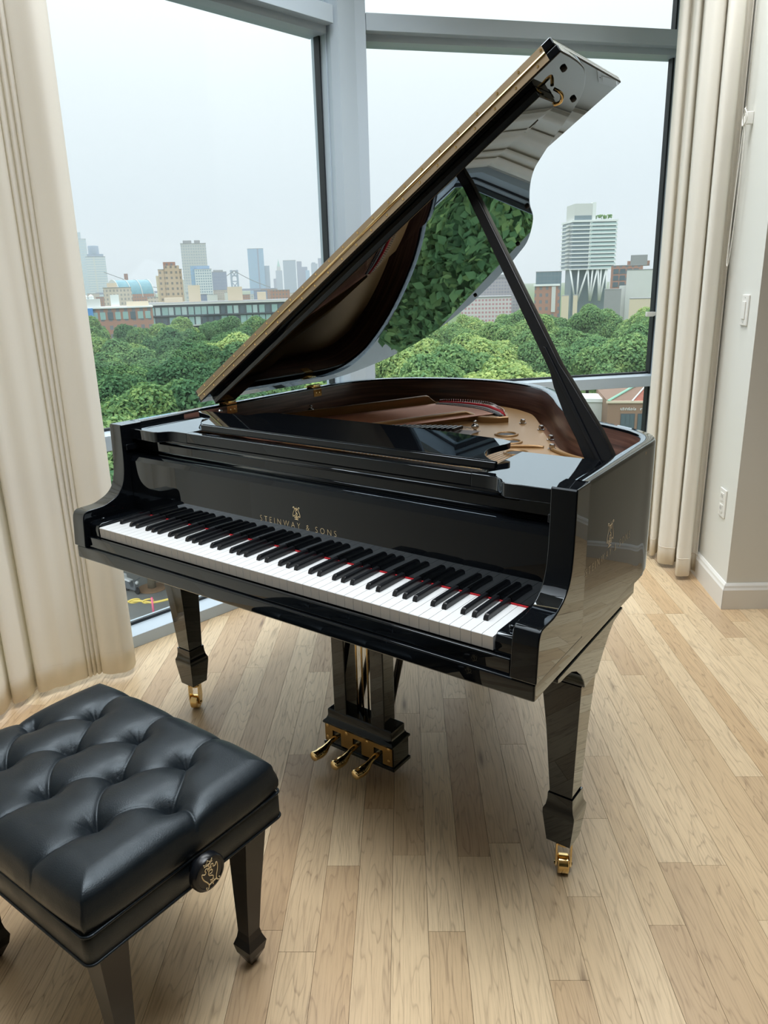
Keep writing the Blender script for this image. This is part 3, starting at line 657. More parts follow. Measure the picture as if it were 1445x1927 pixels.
# lid: main leaf, front leaf folded back over it, hinge strip, batten
TH = .5845; LO = Vector((-.7119, 0, .9899)); LU = Vector((math.cos(TH), 0, math.sin(TH))); LN = Vector((-math.sin(TH), 0, math.cos(TH)))
def lid_p(l, y, h): return LO + LU * l + LN * h + Vector((0, y, 0))
YH = .4787
lid_o = [(0.0, YH), (1.437, YH)] + spline([(1.437, .53), (1.434, .585), (1.424, .637), (1.388, .705), (1.335, .753), (1.258, .800), (1.195, .842), (1.149, .878), (1.095, .95), (1.03, 1.063), (.97, 1.194), (.869, 1.334), (.80, 1.385), (.714, 1.432), (.60, 1.478), (.477, 1.508), (.36, 1.51), (.24, 1.478), (.15, 1.42), (.09, 1.35), (.03, 1.235), (.0, 1.12)], 5)
lid = G().prism(lid_o, lid_p, 0., .019).out('lid', 'ebony', piano, bevel=.003); lid['label'] = 'raised main lid leaf with a curved edge'
G().prism([(0.0, YH), (1.433, YH), (1.430, YH + .40), (.0, YH + .40)], lid_p, .0215, .0400).out('folded_front_leaf', 'ebony', lid, bevel=.003)
G().prism([(.012, YH - .0022), (1.41, YH - .0022), (1.41, YH), (.012, YH)], lid_p, .003, .0185).out('hinge_leaf', 'brass_leaf', lid)
G().prism([(.012, YH - .0022), (1.41, YH - .0022), (1.41, YH), (.012, YH)], lid_p, .0225, .038).out('hinge_leaf', 'brass_leaf', lid)
G().tube([lid_p(.012, YH - .002, .0205), lid_p(1.41, YH - .002, .0205)], .0036, 8).out('hinge_pin', 'brass_polished', lid, smooth=True)
sg = G()
for k in range(24):
    for h in (.010, .031): sg.lathe([(.003, 0), (.003, .0008), (0, .0012)], lid_p(.04 + k * .0585 + (.02 if h > .02 else 0), YH - .0022, h), 6, (0, -1, 0))
o = sg.out('hinge_screws', 'brass', lid); o['kind'] = 'stuff'
G().prism([(.03, YH + .028), (1.352, YH + .028), (1.352, YH + .112), (.03, YH + .112)], lid_p, -.026, 0.).out('lid_batten', 'ebony', lid, bevel=.003)
G().prism([(.03, YH + .112), (1.352, YH + .112), (1.352, YH + .122), (.03, YH + .122)], lid_p, -.012, 0.).out('batten_foot', 'ebony', lid, bevel=.002)
for l, y in ((1.41, .545), (1.36, .70), (1.02, 1.06), (.85, 1.29), (.55, 1.45)):
    G().lathe([(.007, 0), (.0065, .005), (.004, .0065), (0, .007)], lid_p(l, y, 0), 12, -LN).out('rubber_bumper', 'rubber', lid, smooth=True)
G().prism([(1.25, YH + .122), (1.34, YH + .122), (1.34, YH + .16), (1.25, YH + .16)], lid_p, -.010, 0).out('prop_socket', 'ebony', lid, bevel=.002)
G().prism([(1.265, YH + .13), (1.29, YH + .13), (1.29, YH + .152), (1.265, YH + .152)], lid_p, -.0108, -.0100).out('socket_hole', 'rubber', lid)
G().tube(spline([lid_p(1.365, YH + .10, -.004), lid_p(1.372, YH + .105, -.022), lid_p(1.36, YH + .115, -.030), lid_p(1.345, YH + .11, -.026)], 4), .004, 6).out('lid_hook', 'brass', lid, smooth=True)
for l in (.45, .9, 1.12): G().lathe([(.005, 0), (.005, .0015), (0, .003)], lid_p(l, YH + .117, -.012), 8, -LN).out('screw', 'brass', lid)

# prop stick, pivoting on the right rim
PB = Vector((.650, .452, .925)); PT = lid_p(1.085, .600, -.010); ax = (PT - PB); PLn = ax.length; ax.normalize()
wd = Vector((ax.z, 0, -ax.x)); wd = (wd - ax * wd.dot(ax)).normalized(); tk = ax.cross(wd).normalized()
def pr(s, w, h): return PB + ax * s + wd * w + tk * h
outl = [(0, -.026), (.06, -.030), (.11, -.027), (.17, -.028), (.24, -.022), (.28, -.014), (PLn, -.0115), (PLn + .004, 0), (PLn, .0115), (.28, .015), (.24, .020), (.17, .026), (.10, .033), (.05, .033), (0, .028)]
stick = G().prism(outl, pr, -.012, .012).out('prop_stick', 'ebony_satin', piano, bevel=.003)
G().prism([(.0, -.004), (.33, -.004), (.335, .0), (.33, .004), (0, .006)], pr, .0121, .0165).out('short_prop', 'ebony_satin', stick, bevel=.001)
G().prism([(.0, -.004), (.33, -.004), (.335, .0), (.33, .004), (0, .006)], pr, -.0165, -.0121).out('short_prop', 'ebony_satin', stick, bevel=.001)
G().box(.628, .672, .43, .475, .895, .93).out('prop_bracket', 'ebony_satin', piano, bevel=.002)
G().lathe([(.004, -.02), (.007, -.018), (.007, .0), (.004, .004), (0, .005)], (.672, .56, .963), 8, (-1, 0, 0)).out('prop_pin', 'brass', piano)

# legs
def make_leg(cx, cy, sx, front=True):
    """leg with coved bracket, taper, spade foot and brass caster, about the foot centre"""
    X = lambda x: cx + sx * x
    leg = None
    if front:
        br = [(.082, .6207), (.082, .611), (.098, .606), (.125, .6055), (.155, .601), (.184, .589), (.212, .568), (.232, .542), (.2385, .525), (.318, .525), (.330, .541), (.352, .563), (.378, .586), (.410, .607), (.452, .612), (.470, .615), (.470, .6207)]
        leg = G().prism([(p[0] - .29 + cy, p[1]) for p in br], lambda p, q, h: (h - (.03 * (p - .29) if sx > 0 else 0), p, q), *sorted((X(.049), X(-.049)))).out('leg', 'ebony', piano, bevel=.002)
    def sq(z, xa, xb, ya, yb):
        a, b_ = sorted((X(xa), X(xb))); return [(a, cy + ya, z), (b_, cy + ya, z), (b_, cy + yb, z), (a, cy + yb, z)]
    g = G().rings([sq(.222, -.027, .027, -.027, .026), sq(.40, -.037, .036, -.040, .026), sq(.525 if front else .65, -.047, .044, -.053, .029)])
    sh = g.out('leg_shaft' if front else 'leg', 'ebony', leg if leg else piano, bevel=.0015)
    if leg is None: leg = sh
    g = G().rings([sq(.092, -.029, .029, -.029, .029), sq(.168, -.038, .038, -.037, .037), sq(.180, -.038, .038, -.037, .037), sq(.190, -.033, .033, -.033, .033), sq(.205, -.0305, .0305, -.0305, .0305), sq(.222, -.030, .030, -.030, .030)])
    g.out('spade_foot', 'ebony', leg, bevel=.0008)
    # caster
    d = Vector((.45, -.9, 0)).normalized(); e = Vector((-d.y, d.x, 0)); c = Vector((cx + .004, cy - .002, 0))
    g = G().lathe([(.0, -.013), (.020, -.013), (.0235, -.0105), (.0235, .0105), (.020, .013), (0, .013)], c + Vector((0, 0, .0235)) - e * 0 + d * .004, 22, e); g.out('caster_wheel', 'brass', leg, auto=35)
    g = G()
    for s in (-1, 1):
        q = [(.012, .024), (.014, .05), (.012, .085), (-.010, .085), (-.012, .05), (-.006, .018), (.006, .015)]
        g.prism(q, lambda p, z_, h: c + d * (p + .002) + e * h + Vector((0, 0, z_)), s * .0145, s * .0185)
    g.lathe([(.019, .080), (.019, .0895)], c, 16); g.tube([c + d * .004 + Vector((0, 0, .0235)) - e * .021, c + d * .004 + Vector((0, 0, .0235)) + e * .021], .004, 8)
    g.out('caster_fork', 'brass_polished', leg, auto=35)
    return leg
make_leg(.6505, .29, 1); make_leg(-.6505, .29, -1); make_leg(-.12, 1.28, 1, False)

# pedal lyre
ly = G().box(-.125, .125, .342, .418, .034, .100).out('pedal_lyre', 'ebony', piano, bevel=.002)
G().rings([[(-.129, .338, .024), (.129, .338, .024), (.129, .422, .024), (-.129, .422, .024)], [(-.129, .338, .035), (.129, .338, .035), (.129, .422, .035), (-.129, .422, .035)]]).out('lyre_base', 'ebony', ly, bevel=.002)
sq4 = lambda k, z: [(-.125 + k, .338 + k, z), (.125 - k, .338 + k, z), (.125 - k, .420 - k, z), (-.125 + k, .420 - k, z)]
G().rings([sq4(-.003, .099), sq4(-.003, .105), sq4(.005, .113), sq4(.009, .124), sq4(.009, .142), sq4(.012, .146)]).out('lyre_moulding', 'ebony', ly, bevel=.001)
for s in (-1, 1):
    a, b_ = sorted((s * .045, s * .092))
    G().box(a, b_, .348, .400, .140, .6207).out('lyre_post', 'ebony', ly, bevel=.003)
    G().tube([(s * .055, .415, .13), (s * .050, .62, .6207)], .011, 8).out('lyre_brace', 'ebony_satin', ly, smooth=True)
for x in (-.02, .0, .02): G().tube([(x, .372, .143), (x, .372, .6207)], .0028, 6).out('pedal_rod', 'brass', ly, smooth=True)
bp_ = G()
bp_.box(-.122, .122, .3385, .342, .082, .099)
for a, b_ in ((-.122, -.094), (-.062, -.018), (.014, .058), (.090, .122)): bp_.box(a, b_, .3385, .342, .040, .082)
pl_o = bp_.out('brass_plate', 'brass_plate', ly); pl_o['label'] = 'brass plate with three notches'
for x, z in ((-.112, .093), (-.112, .055), (-.04, .090), (.036, .090), (.112, .093), (.112, .055)): G().lathe([(.0055, 0), (.0055, .001), (0, .002)], (x, .3385, z), 10, (0, -1, 0)).out('screw', 'brass', pl_o)
for x in (-.078, -.002, .074):
    pts = spline([(x, .36, .072), (x, .325, .070), (x - .001, .300, .064), (x - .003, .284, .054), (x - .007, .268, .046), (x - .011, .254, .045), (x - .013, .243, .046)], 4)
    rads = [.0075 + (.0075 if i > 14 else .0 + .0075 * max(0, (i - 8) / 6)) for i in range(len(pts))]; rads = [r * 1.12 for r in rads]; rads[-1] = .007; rads[-2] = .013
    g = G().tube(pts, rads, 14); g.v = [(p[0], p[1], .046 + (p[2] - .046) * .8) for p in g.v]
    g.out('pedal', 'brass_polished', ly, smooth=True)

# ------------------------------------------------------------------ bench
bench = thing('piano_bench', 'black tufted leather piano bench with spade feet in the foreground', 'bench', (0, -.465, 0))
BX, BY = .285, .213
bt = [(x, y + .465) for x, y in ((-.16, -.354), (-.009, -.354), (.138, -.354), (-.231, -.456), (-.086, -.456), (.066, -.456), (.218, -.456), (-.15, -.56), (0, -.56), (.15, -.56))]
nx, ny = 260, 200
xs = np.linspace(-1, 1, nx); ys = np.linspace(-1, 1, ny); XX, YY = np.meshgrid(xs, ys, indexing='ij')
PX, PY = XX * BX, YY * BY
crown = .486 - .004 * (XX ** 4) - .004 * (YY ** 4)
rc = .046
def edge_drop(d, r): d = np.clip(d, 0, r); return r - np.sqrt(np.maximum(r * r - (r - d) ** 2, 0))
Z = crown - .60 * np.maximum(edge_drop(BX - np.abs(PX), rc), edge_drop(BY - np.abs(PY), rc))
dist = np.full(PX.shape, 9.)
for x, y in bt:
    dd = np.hypot(PX - x, PY - y); dist = np.minimum(dist, dd); Z -= .025 * np.exp(-(dd / .017) ** 1.2) + .008 * np.exp(-(dd / .042) ** 2)
def seam(a, b_, depth=.0050, wid=.0036):
    ax_, ay, bx_, by = *a, *b_; L2 = (bx_ - ax_) ** 2 + (by - ay) ** 2
    t_ = np.clip(((PX - ax_) * (bx_ - ax_) + (PY - ay) * (by - ay)) / L2, 0, 1)
    bow = .010 * np.sin(math.pi * t_); L = math.sqrt(L2); nx_, ny_ = -(by - ay) / L, (bx_ - ax_) / L
    sd = (PX - (ax_ + (bx_ - ax_) * t_)) * nx_ + (PY - (ay + (by - ay) * t_)) * ny_ - bow
    ee = np.maximum(np.abs(t_ - .5) * 2 - .999, 0) > 0
    d = np.abs(sd) + ee * .05
    return -depth * np.exp(-(d / wid)) - .0032 * np.exp(-(d / .020) ** 2)
for (i, j) in ((0, 3), (0, 4), (1, 4), (1, 5), (2, 5), (2, 6), (7, 3), (7, 4), (8, 4), (8, 5), (9, 5), (9, 6)): Z += seam(bt[i], bt[j])
for i in (0, 1, 2): Z += seam(bt[i], (bt[i][0] - .004, BY), .004)
for i in (7, 8, 9): Z += seam(bt[i], (bt[i][0] - .004, -BY), .004)
Z += seam(bt[3], (-BX, bt[3][1]), .004); Z += seam(bt[6], (BX, bt[6][1]), .004)
# outline slightly rounded in plan
q = 1 - .028 * (np.abs(XX) ** 6) * (np.abs(YY) ** 6)
V = [(float(PX[i, j] * q[i, j]), float(PY[i, j] * q[i, j]), float(Z[i, j])) for i in range(nx) for j in range(ny)]
F = [(i * ny + j, (i + 1) * ny + j, (i + 1) * ny + j + 1, i * ny + j + 1) for i in range(nx - 1) for j in range(ny - 1)]
# puffed sides down to the seam
per = [(i, 0) for i in range(nx)] + [(nx - 1, j) for j in range(1, ny)] + [(i, ny - 1) for i in range(nx - 2, -1, -1)] + [(0, j) for j in range(ny - 2, 0, -1)]
last = [i * ny + j for i, j in per]; m_ = len(per)
for k, (so_, dz) in enumerate(((.0035, .25), (.0055, .5), (.005, .75), (.0015, .95), (-.006, 1.0))):
    cur = []
    for (i, j), l0 in zip(per, [i * ny + j for i, j in per]):
        x, y, z = V[l0]; ex = (XX[i, j] if abs(XX[i, j]) > .999 else 0); ey = (YY[i, j] if abs(YY[i, j]) > .999 else 0)
        V.append((x + ex * so_, y + ey * so_, z + (.404 - z) * dz)); cur.append(len(V) - 1)
    for a in range(m_): F.append((last[a], cur[a], cur[(a + 1) % m_], last[(a + 1) % m_]))
    last = cur
emit('seat_cushion', V, F, 'leather', bench, smooth=True)
for x, y in bt:
    iz = int(round((x / BX + 1) / 2 * (nx - 1))); jz = int(round((y / BY + 1) / 2 * (ny - 1)))
    G().lathe([(.0085, 0), (.008, .0025), (.005, .0042), (0, .0048)], (x, y, float(Z[iz, jz]) - .001), 14).out('tuft_button', 'leather', bench, smooth=True)
def rrect(w, h, r, z, k=5):
    pts = []
    for cx_, cy_, a0 in ((w - r, h - r, 0), (-w + r, h - r, 90), (-w + r, -h + r, 180), (w - r, -h + r, 270)):
        for j in range(k + 1): a = R(a0 + 90 * j / k); pts.append((cx_ + r * math.cos(a), cy_ + r * math.sin(a), z))
    return pts
G().rings([rrect(BX - .003, BY - .003, .012, .3465), rrect(BX + .001, BY + .001, .014, .352), rrect(BX + .001, BY + .001, .014, .396), rrect(BX - .004, BY - .004, .012, .405)]).out('seat_frame', 'leather', bench, auto=50)
for zz in (.4035, .349):
    pp = rrect(BX + .001, BY + .001, .014, zz, 6); G().tube(pp + [pp[0]], .0028, 6).out('piping', 'leather', bench, smooth=True)
for sx in (-1, 1):
    kn = G().lathe([(.016, -.004), (.016, .016), (.030, .018), (.0335, .022), (.0335, .034), (.031, .0375), (.027, .0385), (.026, .0372), (0, .0372)], (sx * BX, .0, .386), 30, (sx, 0, 0)).out('adjuster_knob', 'ebony_satin', bench, auto=40)
    if sx > 0:
        mk = Matrix.Translation((BX + .0378, .0, .386)) @ Matrix.Rotation(R(188), 4, 'X') @ Matrix(((0, 0, 1, 0), (1, 0, 0, 0), (0, 1, 0, 0), (0, 0, 0, 1))) @ Matrix.Translation((0, -.022, 0))
        lyre_mark(.040, 'gilt', kn, mk, .0010, True)
    for sy in (-1, 1):
        fx, fy = sx * .228, sy * .150
        def sq(z, k, ox=0., oy=0.): return [(fx - k + ox * sx, fy - k + oy * sy, z), (fx + k + ox * sx, fy - k + oy * sy, z), (fx + k + ox * sx, fy + k + oy * sy, z), (fx - k + ox * sx, fy + k + oy * sy, z)]
        G().rings([sq(0., .007), sq(.030, .020), sq(.052, .024), sq(.070, .018), sq(.085, .0155), sq(.18, .0195, .003, .003), sq(.30, .0255, .008, .008), sq(.349, .028, .010, .010)]).out('leg', 'ebony_satin', bench)

# ------------------------------------------------------------------ unseen fill lights added at the ceiling to brighten the room
def fill_light(label, x, y, rz, sx, sy, watts, col):
    """added fill light at the ceiling, out of view: housing and an area light"""
    root = thing('fill_light', label, 'fill light', (x, y, H - .06), 'added fill lights', rz)
    g = G()
    for q in ((-sx / 2 - .02, -sx / 2, -sy / 2 - .02, sy / 2 + .02), (sx / 2, sx / 2 + .02, -sy / 2 - .02, sy / 2 + .02), (-sx / 2, sx / 2, -sy / 2 - .02, -sy / 2), (-sx / 2, sx / 2, sy / 2, sy / 2 + .02)): g.box(*q, 0, .0595)
    g.out('housing', 'plastic_white', root)
    ld = bpy.data.lights.new('fill_area', 'AREA'); ld.shape = 'RECTANGLE'; ld.size = sx * .96; ld.size_y = sy * .96; ld.energy = watts; ld.color = col; ld.spread = R(115)
    lo_ = bpy.data.objects.new('fill_area', ld); COL.objects.link(lo_); lo_.parent = root; lo_.location = (0, 0, .05)
    return root
_c = PL(.95, -.5, 0); fill_light('long unseen fill light added above the left window facet', _c[0], _c[1], AL, 1.8, .6, 24., (.95, .98, 1.))
_c = PR(.75, -.9, 0); fill_light('long unseen fill light added above the right window facet', _c[0], _c[1], AR, 1.3, .6, 20., (.95, .98, 1.))
_c = uv(.50, -.55); fill_light('square unseen fill light added over the open floor beside the piano', _c[0], _c[1], AZ, 1.3, 1.3, 29., (.93, .97, 1.))
_c = uv(-.55, -.45); fill_light('square unseen fill light added above the bench and the gathered curtain', _c[0], _c[1], AZ, 1.0, 1.0, 8., (.93, .97, 1.))

# haze over the city: a thin even mist outside the building
t = NT('city_haze'); vs = t.n('VolumeScatter'); vs.inputs['Color'].default_value = (.93, .97, 1., 1); vs.inputs['Density'].default_value = .00026; t.l(vs.outputs[0], t.out.inputs['Volume']); M['city_haze'] = t.m
hz_poly = [(-2500, 60), (-60, -60), (-9, 6), (-6, 11), (60, 20), (1000, 900), (200, 3100), (-2500, 3100)]
hz = solid('haze', hz_poly, -18.4, 160, 'city_haze', 'thin mist over the park and the city'); hz['kind'] = 'stuff'

# ------------------------------------------------------------------ outside: ground, street, park, city
ZG = -18.0
solid('ground', [(-2600, -1500), (1500, -1500), (1500, 3200), (-2600, 3200)], ZG - .5, ZG, 'ground_green', 'park lawn and city ground far below')
solid('street', [(-70, -40), (40, -40), (40, 24), (-20, 34), (-62, 34)], ZG, ZG + .03, 'asphalt', 'grey paved street corner below the window')
def facing(x, y): return math.atan2(y - EYE.y, x - EYE.x) - math.pi / 2
def block(name, label, x, y, w, ztop, mat, depth=None, extra=(), group='far city buildings', turn=0., cat='building'):
    root = thing(name, label, cat, (x, y, ZG), group, facing(x, y) + R(turn))
    D = depth or w * .8
    o = G().box(-w / 2, w / 2, 0, D, 0, ztop - ZG).out('wall', mat, root)
    G().box(-w / 2 - .01 * w, w / 2 + .01 * w, -.01 * w, D + .01 * w, ztop - ZG, ztop - ZG + .012 * w + .15).out('parapet', 'roof_grey', root)
    for e in extra:
        nm, x0, x1, y0, y1, z0, z1, m = e
        G().box(x0 * w, x1 * w, y0 * w, y1 * w, z0 - ZG, z1 - ZG).out(nm, m, root)
    return root, D
# left skyline
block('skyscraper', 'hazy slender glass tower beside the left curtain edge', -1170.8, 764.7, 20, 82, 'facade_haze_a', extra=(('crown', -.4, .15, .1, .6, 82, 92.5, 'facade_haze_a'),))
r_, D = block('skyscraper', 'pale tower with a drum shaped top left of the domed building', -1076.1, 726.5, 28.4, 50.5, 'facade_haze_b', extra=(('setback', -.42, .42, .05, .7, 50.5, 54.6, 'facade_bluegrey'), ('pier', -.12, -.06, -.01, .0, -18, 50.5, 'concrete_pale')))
G().lathe([(8.0, 0), (8.0, 11), (7.4, 12.2), (0, 12.4)], (-1.5, 9, 72.6), 20).out('drum', 'facade_bluegrey', r_, auto=40)
block('apartment_block', 'low beige block in front of the drum topped tower', -342.1, 240.9, 13.5, 2.2, 'facade_beige', extra=(('penthouse', -.35, .0, .2, .6, 2.2, 4.6, 'cream_wall'),))
rt = thing('domed_building', 'barrel vaulted teal glass roof between low blocks on the skyline', 'building', (-481.2, 355.6, ZG), 'far city buildings', facing(-481.2, 355.6) + R(32))
G().box(-15, 15, 0, 17, 0, 16.).out('wall', 'facade_brick', rt)
va = [(8.5 + 8.5 * math.cos(a), 14 + 12 * math.sin(a)) for a in [math.pi * k / 16 for k in range(17)]]
G().prism(va, lambda p, q, h: (h, p, q), -14, 14).out('glass_vault', 'facade_teal', rt, auto=30)
for h in (-14.2, -5, 4, 13.8): G().prism([(8.5 + 8.8 * math.cos(a), 14 + 12.4 * math.sin(a)) for a in [math.pi * k / 16 for k in range(17)]], lambda p, q, s: (s, p, q), h, h + .5).out('rib', 'concrete_pale', rt)
G().box(3., 5., 18, 20, 0, 30.5).out('chimney', 'facade_brick', rt)
block('apartment_tower', 'tan brick tower with stepped top on the skyline', -294.9, 237.1, 10.6, 9.6, 'facade_tan', extra=(('crown', -.26, .26, .1, .6, 9.6, 13., 'facade_brick'), ('setback', -.22, .40, -.06, .0, -18, 11.4, 'facade_tan'), ('wing', -.62, -.5, .1, .6, -18, 7, 'cream_wall'), ('balconies', .5, .58, .05, .5, -18, 5, 'concrete_pale')))
block('skyscraper', 'tall grey office tower rising behind the tan brick tower', -682.5, 584.1, 27, 47.5, 'facade_grey', extra=(('roof_plant', -.40, -.06, .1, .5, 47.5, 51, 'roof_grey'), ('roof_plant', .05, .28, .1, .5, 47.5, 51, 'roof_grey')))
block('skyscraper', 'white gridded tower in front of the tall grey tower', -601.9, 524.5, 16.5, 18.5, 'facade_grid', extra=(('core', -.72, -.5, .1, .8, -18, 21.8, 'facade_blue'), ('core', -.5, .4, .3, .8, 18.5, 21.8, 'facade_blue')))
block('office_slab', 'blue grey slab right of the white gridded tower', -814.8, 736.5, 22, 21, 'facade_violet', extra=(('roof_plant', -.3, .3, .2, .5, 21, 23.6, 'roof_grey'),))
bt_ = thing('suspension_bridge', 'steel suspension bridge towers and cables on the hazy skyline', 'bridge', (-873.2, 820.7, ZG), 'far city buildings', facing(-873.2, 820.7))
for x in (-6, 3): G().box(x, x + 3, 0, 3, 0, 43).out('tower_leg', 'facade_bluegrey', bt_)
for z in (26, 34, 41): G().box(-6, 6, .5, 2.5, z, z + 1.6).out('cross_beam', 'facade_bluegrey', bt_)
for z in (14, 30):
    G().tube([(-6, 1.5, z), (4.5, 1.5, z + 12)], .7, 5).out('brace', 'facade_bluegrey', bt_); G().tube([(6, 1.5, z), (-4.5, 1.5, z + 12)], .7, 5).out('brace', 'facade_bluegrey', bt_)
for yy in (0, 4):
    G().tube(spline([(0, yy, 42), (-30, yy, 26), (-75, yy, 18), (-130, yy, 24), (-185, yy, 44)], 6), .45, 5).out('cable', 'grey_paint', bt_); G().tube(spline([(0, yy, 42), (25, yy, 28), (52, yy, 17)], 6), .45, 5).out('cable', 'grey_paint', bt_)
G().box(-200, 60, -1, 5, 13, 16).out('deck', 'facade_violet', bt_)
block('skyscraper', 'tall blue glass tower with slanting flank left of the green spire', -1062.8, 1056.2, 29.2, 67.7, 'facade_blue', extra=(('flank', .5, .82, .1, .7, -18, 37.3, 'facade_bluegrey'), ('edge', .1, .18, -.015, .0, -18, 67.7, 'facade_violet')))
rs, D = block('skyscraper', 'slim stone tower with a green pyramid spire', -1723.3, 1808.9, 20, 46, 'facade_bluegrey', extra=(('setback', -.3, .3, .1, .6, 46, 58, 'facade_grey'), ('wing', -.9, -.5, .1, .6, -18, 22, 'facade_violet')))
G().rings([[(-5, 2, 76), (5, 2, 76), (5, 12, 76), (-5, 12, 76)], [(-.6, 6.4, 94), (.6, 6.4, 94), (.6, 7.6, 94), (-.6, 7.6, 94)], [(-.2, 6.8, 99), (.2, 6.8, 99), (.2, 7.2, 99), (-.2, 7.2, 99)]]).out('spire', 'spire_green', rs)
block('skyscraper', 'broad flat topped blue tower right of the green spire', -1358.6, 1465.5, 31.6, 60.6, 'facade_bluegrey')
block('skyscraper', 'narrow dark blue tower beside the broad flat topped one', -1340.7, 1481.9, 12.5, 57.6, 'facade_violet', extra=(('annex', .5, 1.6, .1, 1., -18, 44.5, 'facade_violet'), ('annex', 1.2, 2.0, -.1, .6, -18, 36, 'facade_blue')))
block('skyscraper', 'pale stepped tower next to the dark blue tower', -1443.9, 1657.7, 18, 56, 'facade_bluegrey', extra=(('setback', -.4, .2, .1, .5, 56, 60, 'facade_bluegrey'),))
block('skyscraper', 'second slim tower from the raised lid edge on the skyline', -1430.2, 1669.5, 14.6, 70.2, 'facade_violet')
block('skyscraper', 'slim glass tower nearest the raised lid edge on the skyline', -1416.1, 1680.8, 17, 80.9, 'facade_haze_a')
# distant low rise band behind the park
rb = random.Random(4)
low = (('facade_beige', 'beige'), ('facade_violet', 'violet grey'), ('facade_brick', 'brick'), ('concrete_pale', 'pale'), ('facade_grey', 'grey'))
for k in range(26):
    a = R(130.5 + k * .72 + rb.random() * .3); d = 420 + rb.random() * 500; m_ = low[rb.randrange(5)]
    hz = 1.35 - d * .0035 * (1 + rb.random() * 2.2)
    block('low_rise', 'small %s low building in the hazy band behind the park' % m_[1], EYE.x + d * math.cos(a), EYE.y + d * math.sin(a), d * .013 * (1 + rb.random()), hz, m_[0], group='low rise band behind the park')
for k in range(30):
    a = R(90 + (k * 1.32 if k < 22 else 66.5 - 1.32 * 22 + k * 1.32)); d = 380 + rb.random() * 420; m_ = low[rb.randrange(5)]
    if 106 < math.degrees(a) < 151: continue
    block('low_rise', 'small %s low building beyond the edges of the park' % m_[1], EYE.x + d * math.cos(a), EYE.y + d * math.sin(a), d * .02 * (1 + rb.random()), 1.35 - d * .004 * (1 + rb.random() * 2.), m_[0], group='low rise band beyond the park edges')
# long dark apartment row along the park with green panes
lr, D = block('apartment_row', 'long dark apartment row with green glass bays behind the park trees', -184.4, 166.4, 44, -3.6, 'dark_frame', depth=14, group='park side buildings')
G().box(-22.5, 22.5, -.8, 14, 14.4, 14.9).out('roof_slab', 'concrete_pale', lr)
for f_ in range(2):
    z0 = 14.0 - 3.0 * (f_ + 1)
    for k in range(22):
        x = -21.7 + k * 1.98; tall = rb.random()
        G().box(x, x + 1.2 + .6 * tall, -.16, -.02, z0 + .35, z0 + 2.7).out('window', 'pane_green' if tall > .5 else ('balcony_glass' if tall > .3 else 'pane_dark'), lr)
    G().box(-22, 22, -.7, .02, z0, z0 + .28).out('floor_band', 'concrete_pale' if f_ else 'dark_frame', lr)
for nm, x, w, h in (('roof_house', -9.5, 3.6, 5.2), ('roof_house', 2.6, 4.6, 4.4), ('roof_house', 12, 2.6, 2.6), ('roof_house', -17, 5.5, 1.6)): G().box(x, x + w, 4, 8, 14.9, 14.9 + h).out(nm, 'cream_wall', lr)
ll, D = block('apartment_row', 'low brown and white building with roof huts beside the left curtain', -187.1, 131.0, 18.6, -3.6, 'facade_brick', depth=10, group='park side buildings')
for k in range(9): G().box(-8.8 + k * 2.0, -7.4 + k * 2.0, -.14, -.02, 11.4, 13.4).out('window', 'pane_green' if k % 3 else 'pane_dark', ll)
G().box(-9.5, 9.5, -.5, 10, 14.4, 14.8).out('roof_slab', 'concrete_white', ll)
G().box(-1.6, .7, 1, 3, 14.8, 18.).out('roof_house', 'concrete_white', ll); G().box(-8.6, -4.4, 1, 4, 14.8, 17.).out('roof_house', 'concrete_pale', ll); G().box(-9.3, -6.5, -.9, -.3, 12.4, 14.6).out('tarp', 'tarp_blue', ll); G().box(2.5, 8.5, 2, 5, 14.8, 16.).out('roof_house', 'cream_wall', ll)
for x in (-8.2, -6.6): G().lathe([(.7, 0), (.7, .8), (0, 1.3)], (x, 2, 17), 10).out('water_tank', 'concrete_white', ll)
# right window: white tower on splayed legs
tw = thing('white_tower', 'white banded tower standing on V shaped legs behind the trees', 'building', (-118.6, 306.4, ZG), 'park side buildings', facing(-118.6, 306.4) + R(18))
tz0, tz1 = 4.6 - ZG, 22.6 - ZG; nfl = 12; fh = (tz1 - tz0) / nfl
G().box(-8.6, 8.6, .4, 15, tz0, tz1).out('core', 'tower_glass', tw)
for k in range(nfl):
    z = tz0 + k * fh
    G().box(-9.2, 9.2, -.2, 15.6, z - .22, z + .22).out('floor_slab', 'concrete_white', tw)
    G().box(-1.6, 8.9, -.05, .3, z + .22, z + .22 + fh * .42).out('balcony_glass', 'balcony_glass', tw)
    for s in (-1, 1): G().box(s * 9.2 - .7, s * 9.2 + .7, 2, 6, z - .15, z + .5).out('balcony', 'concrete_pale', tw)
G().box(-9.2, 9.2, -.2, 15.6, tz1 - .25, tz1 + .5).out('roof_slab', 'concrete_white', tw)
G().box(-8.8, -1.5, .3, 15, tz0, tz1 - .4).out('glass_face', 'tower_glass', tw)
G().box(-2.0, -1.0, .2, 1.0, tz0, tz1).out('corner_pier', 'concrete_white', tw)
G().box(.8, 4.0, .05, .6, tz1 - 3.0, tz1 - .6).out('terrace_opening', 'pane_dark', tw)
G().box(-8.2, -.6, .6, 12, tz1, tz1 + 6.6).out('penthouse', 'concrete_pale', tw); G().box(-8.25, -1.4, .5, .7, tz1 + .5, tz1 + 2.2).out('penthouse_glass', 'tower_glass', tw)
G().box(-1.2, .2, .4, 3, tz1, tz1 + 7.0).out('stair_core', 'concrete_white', tw)
g = G(); r5 = random.Random(3)
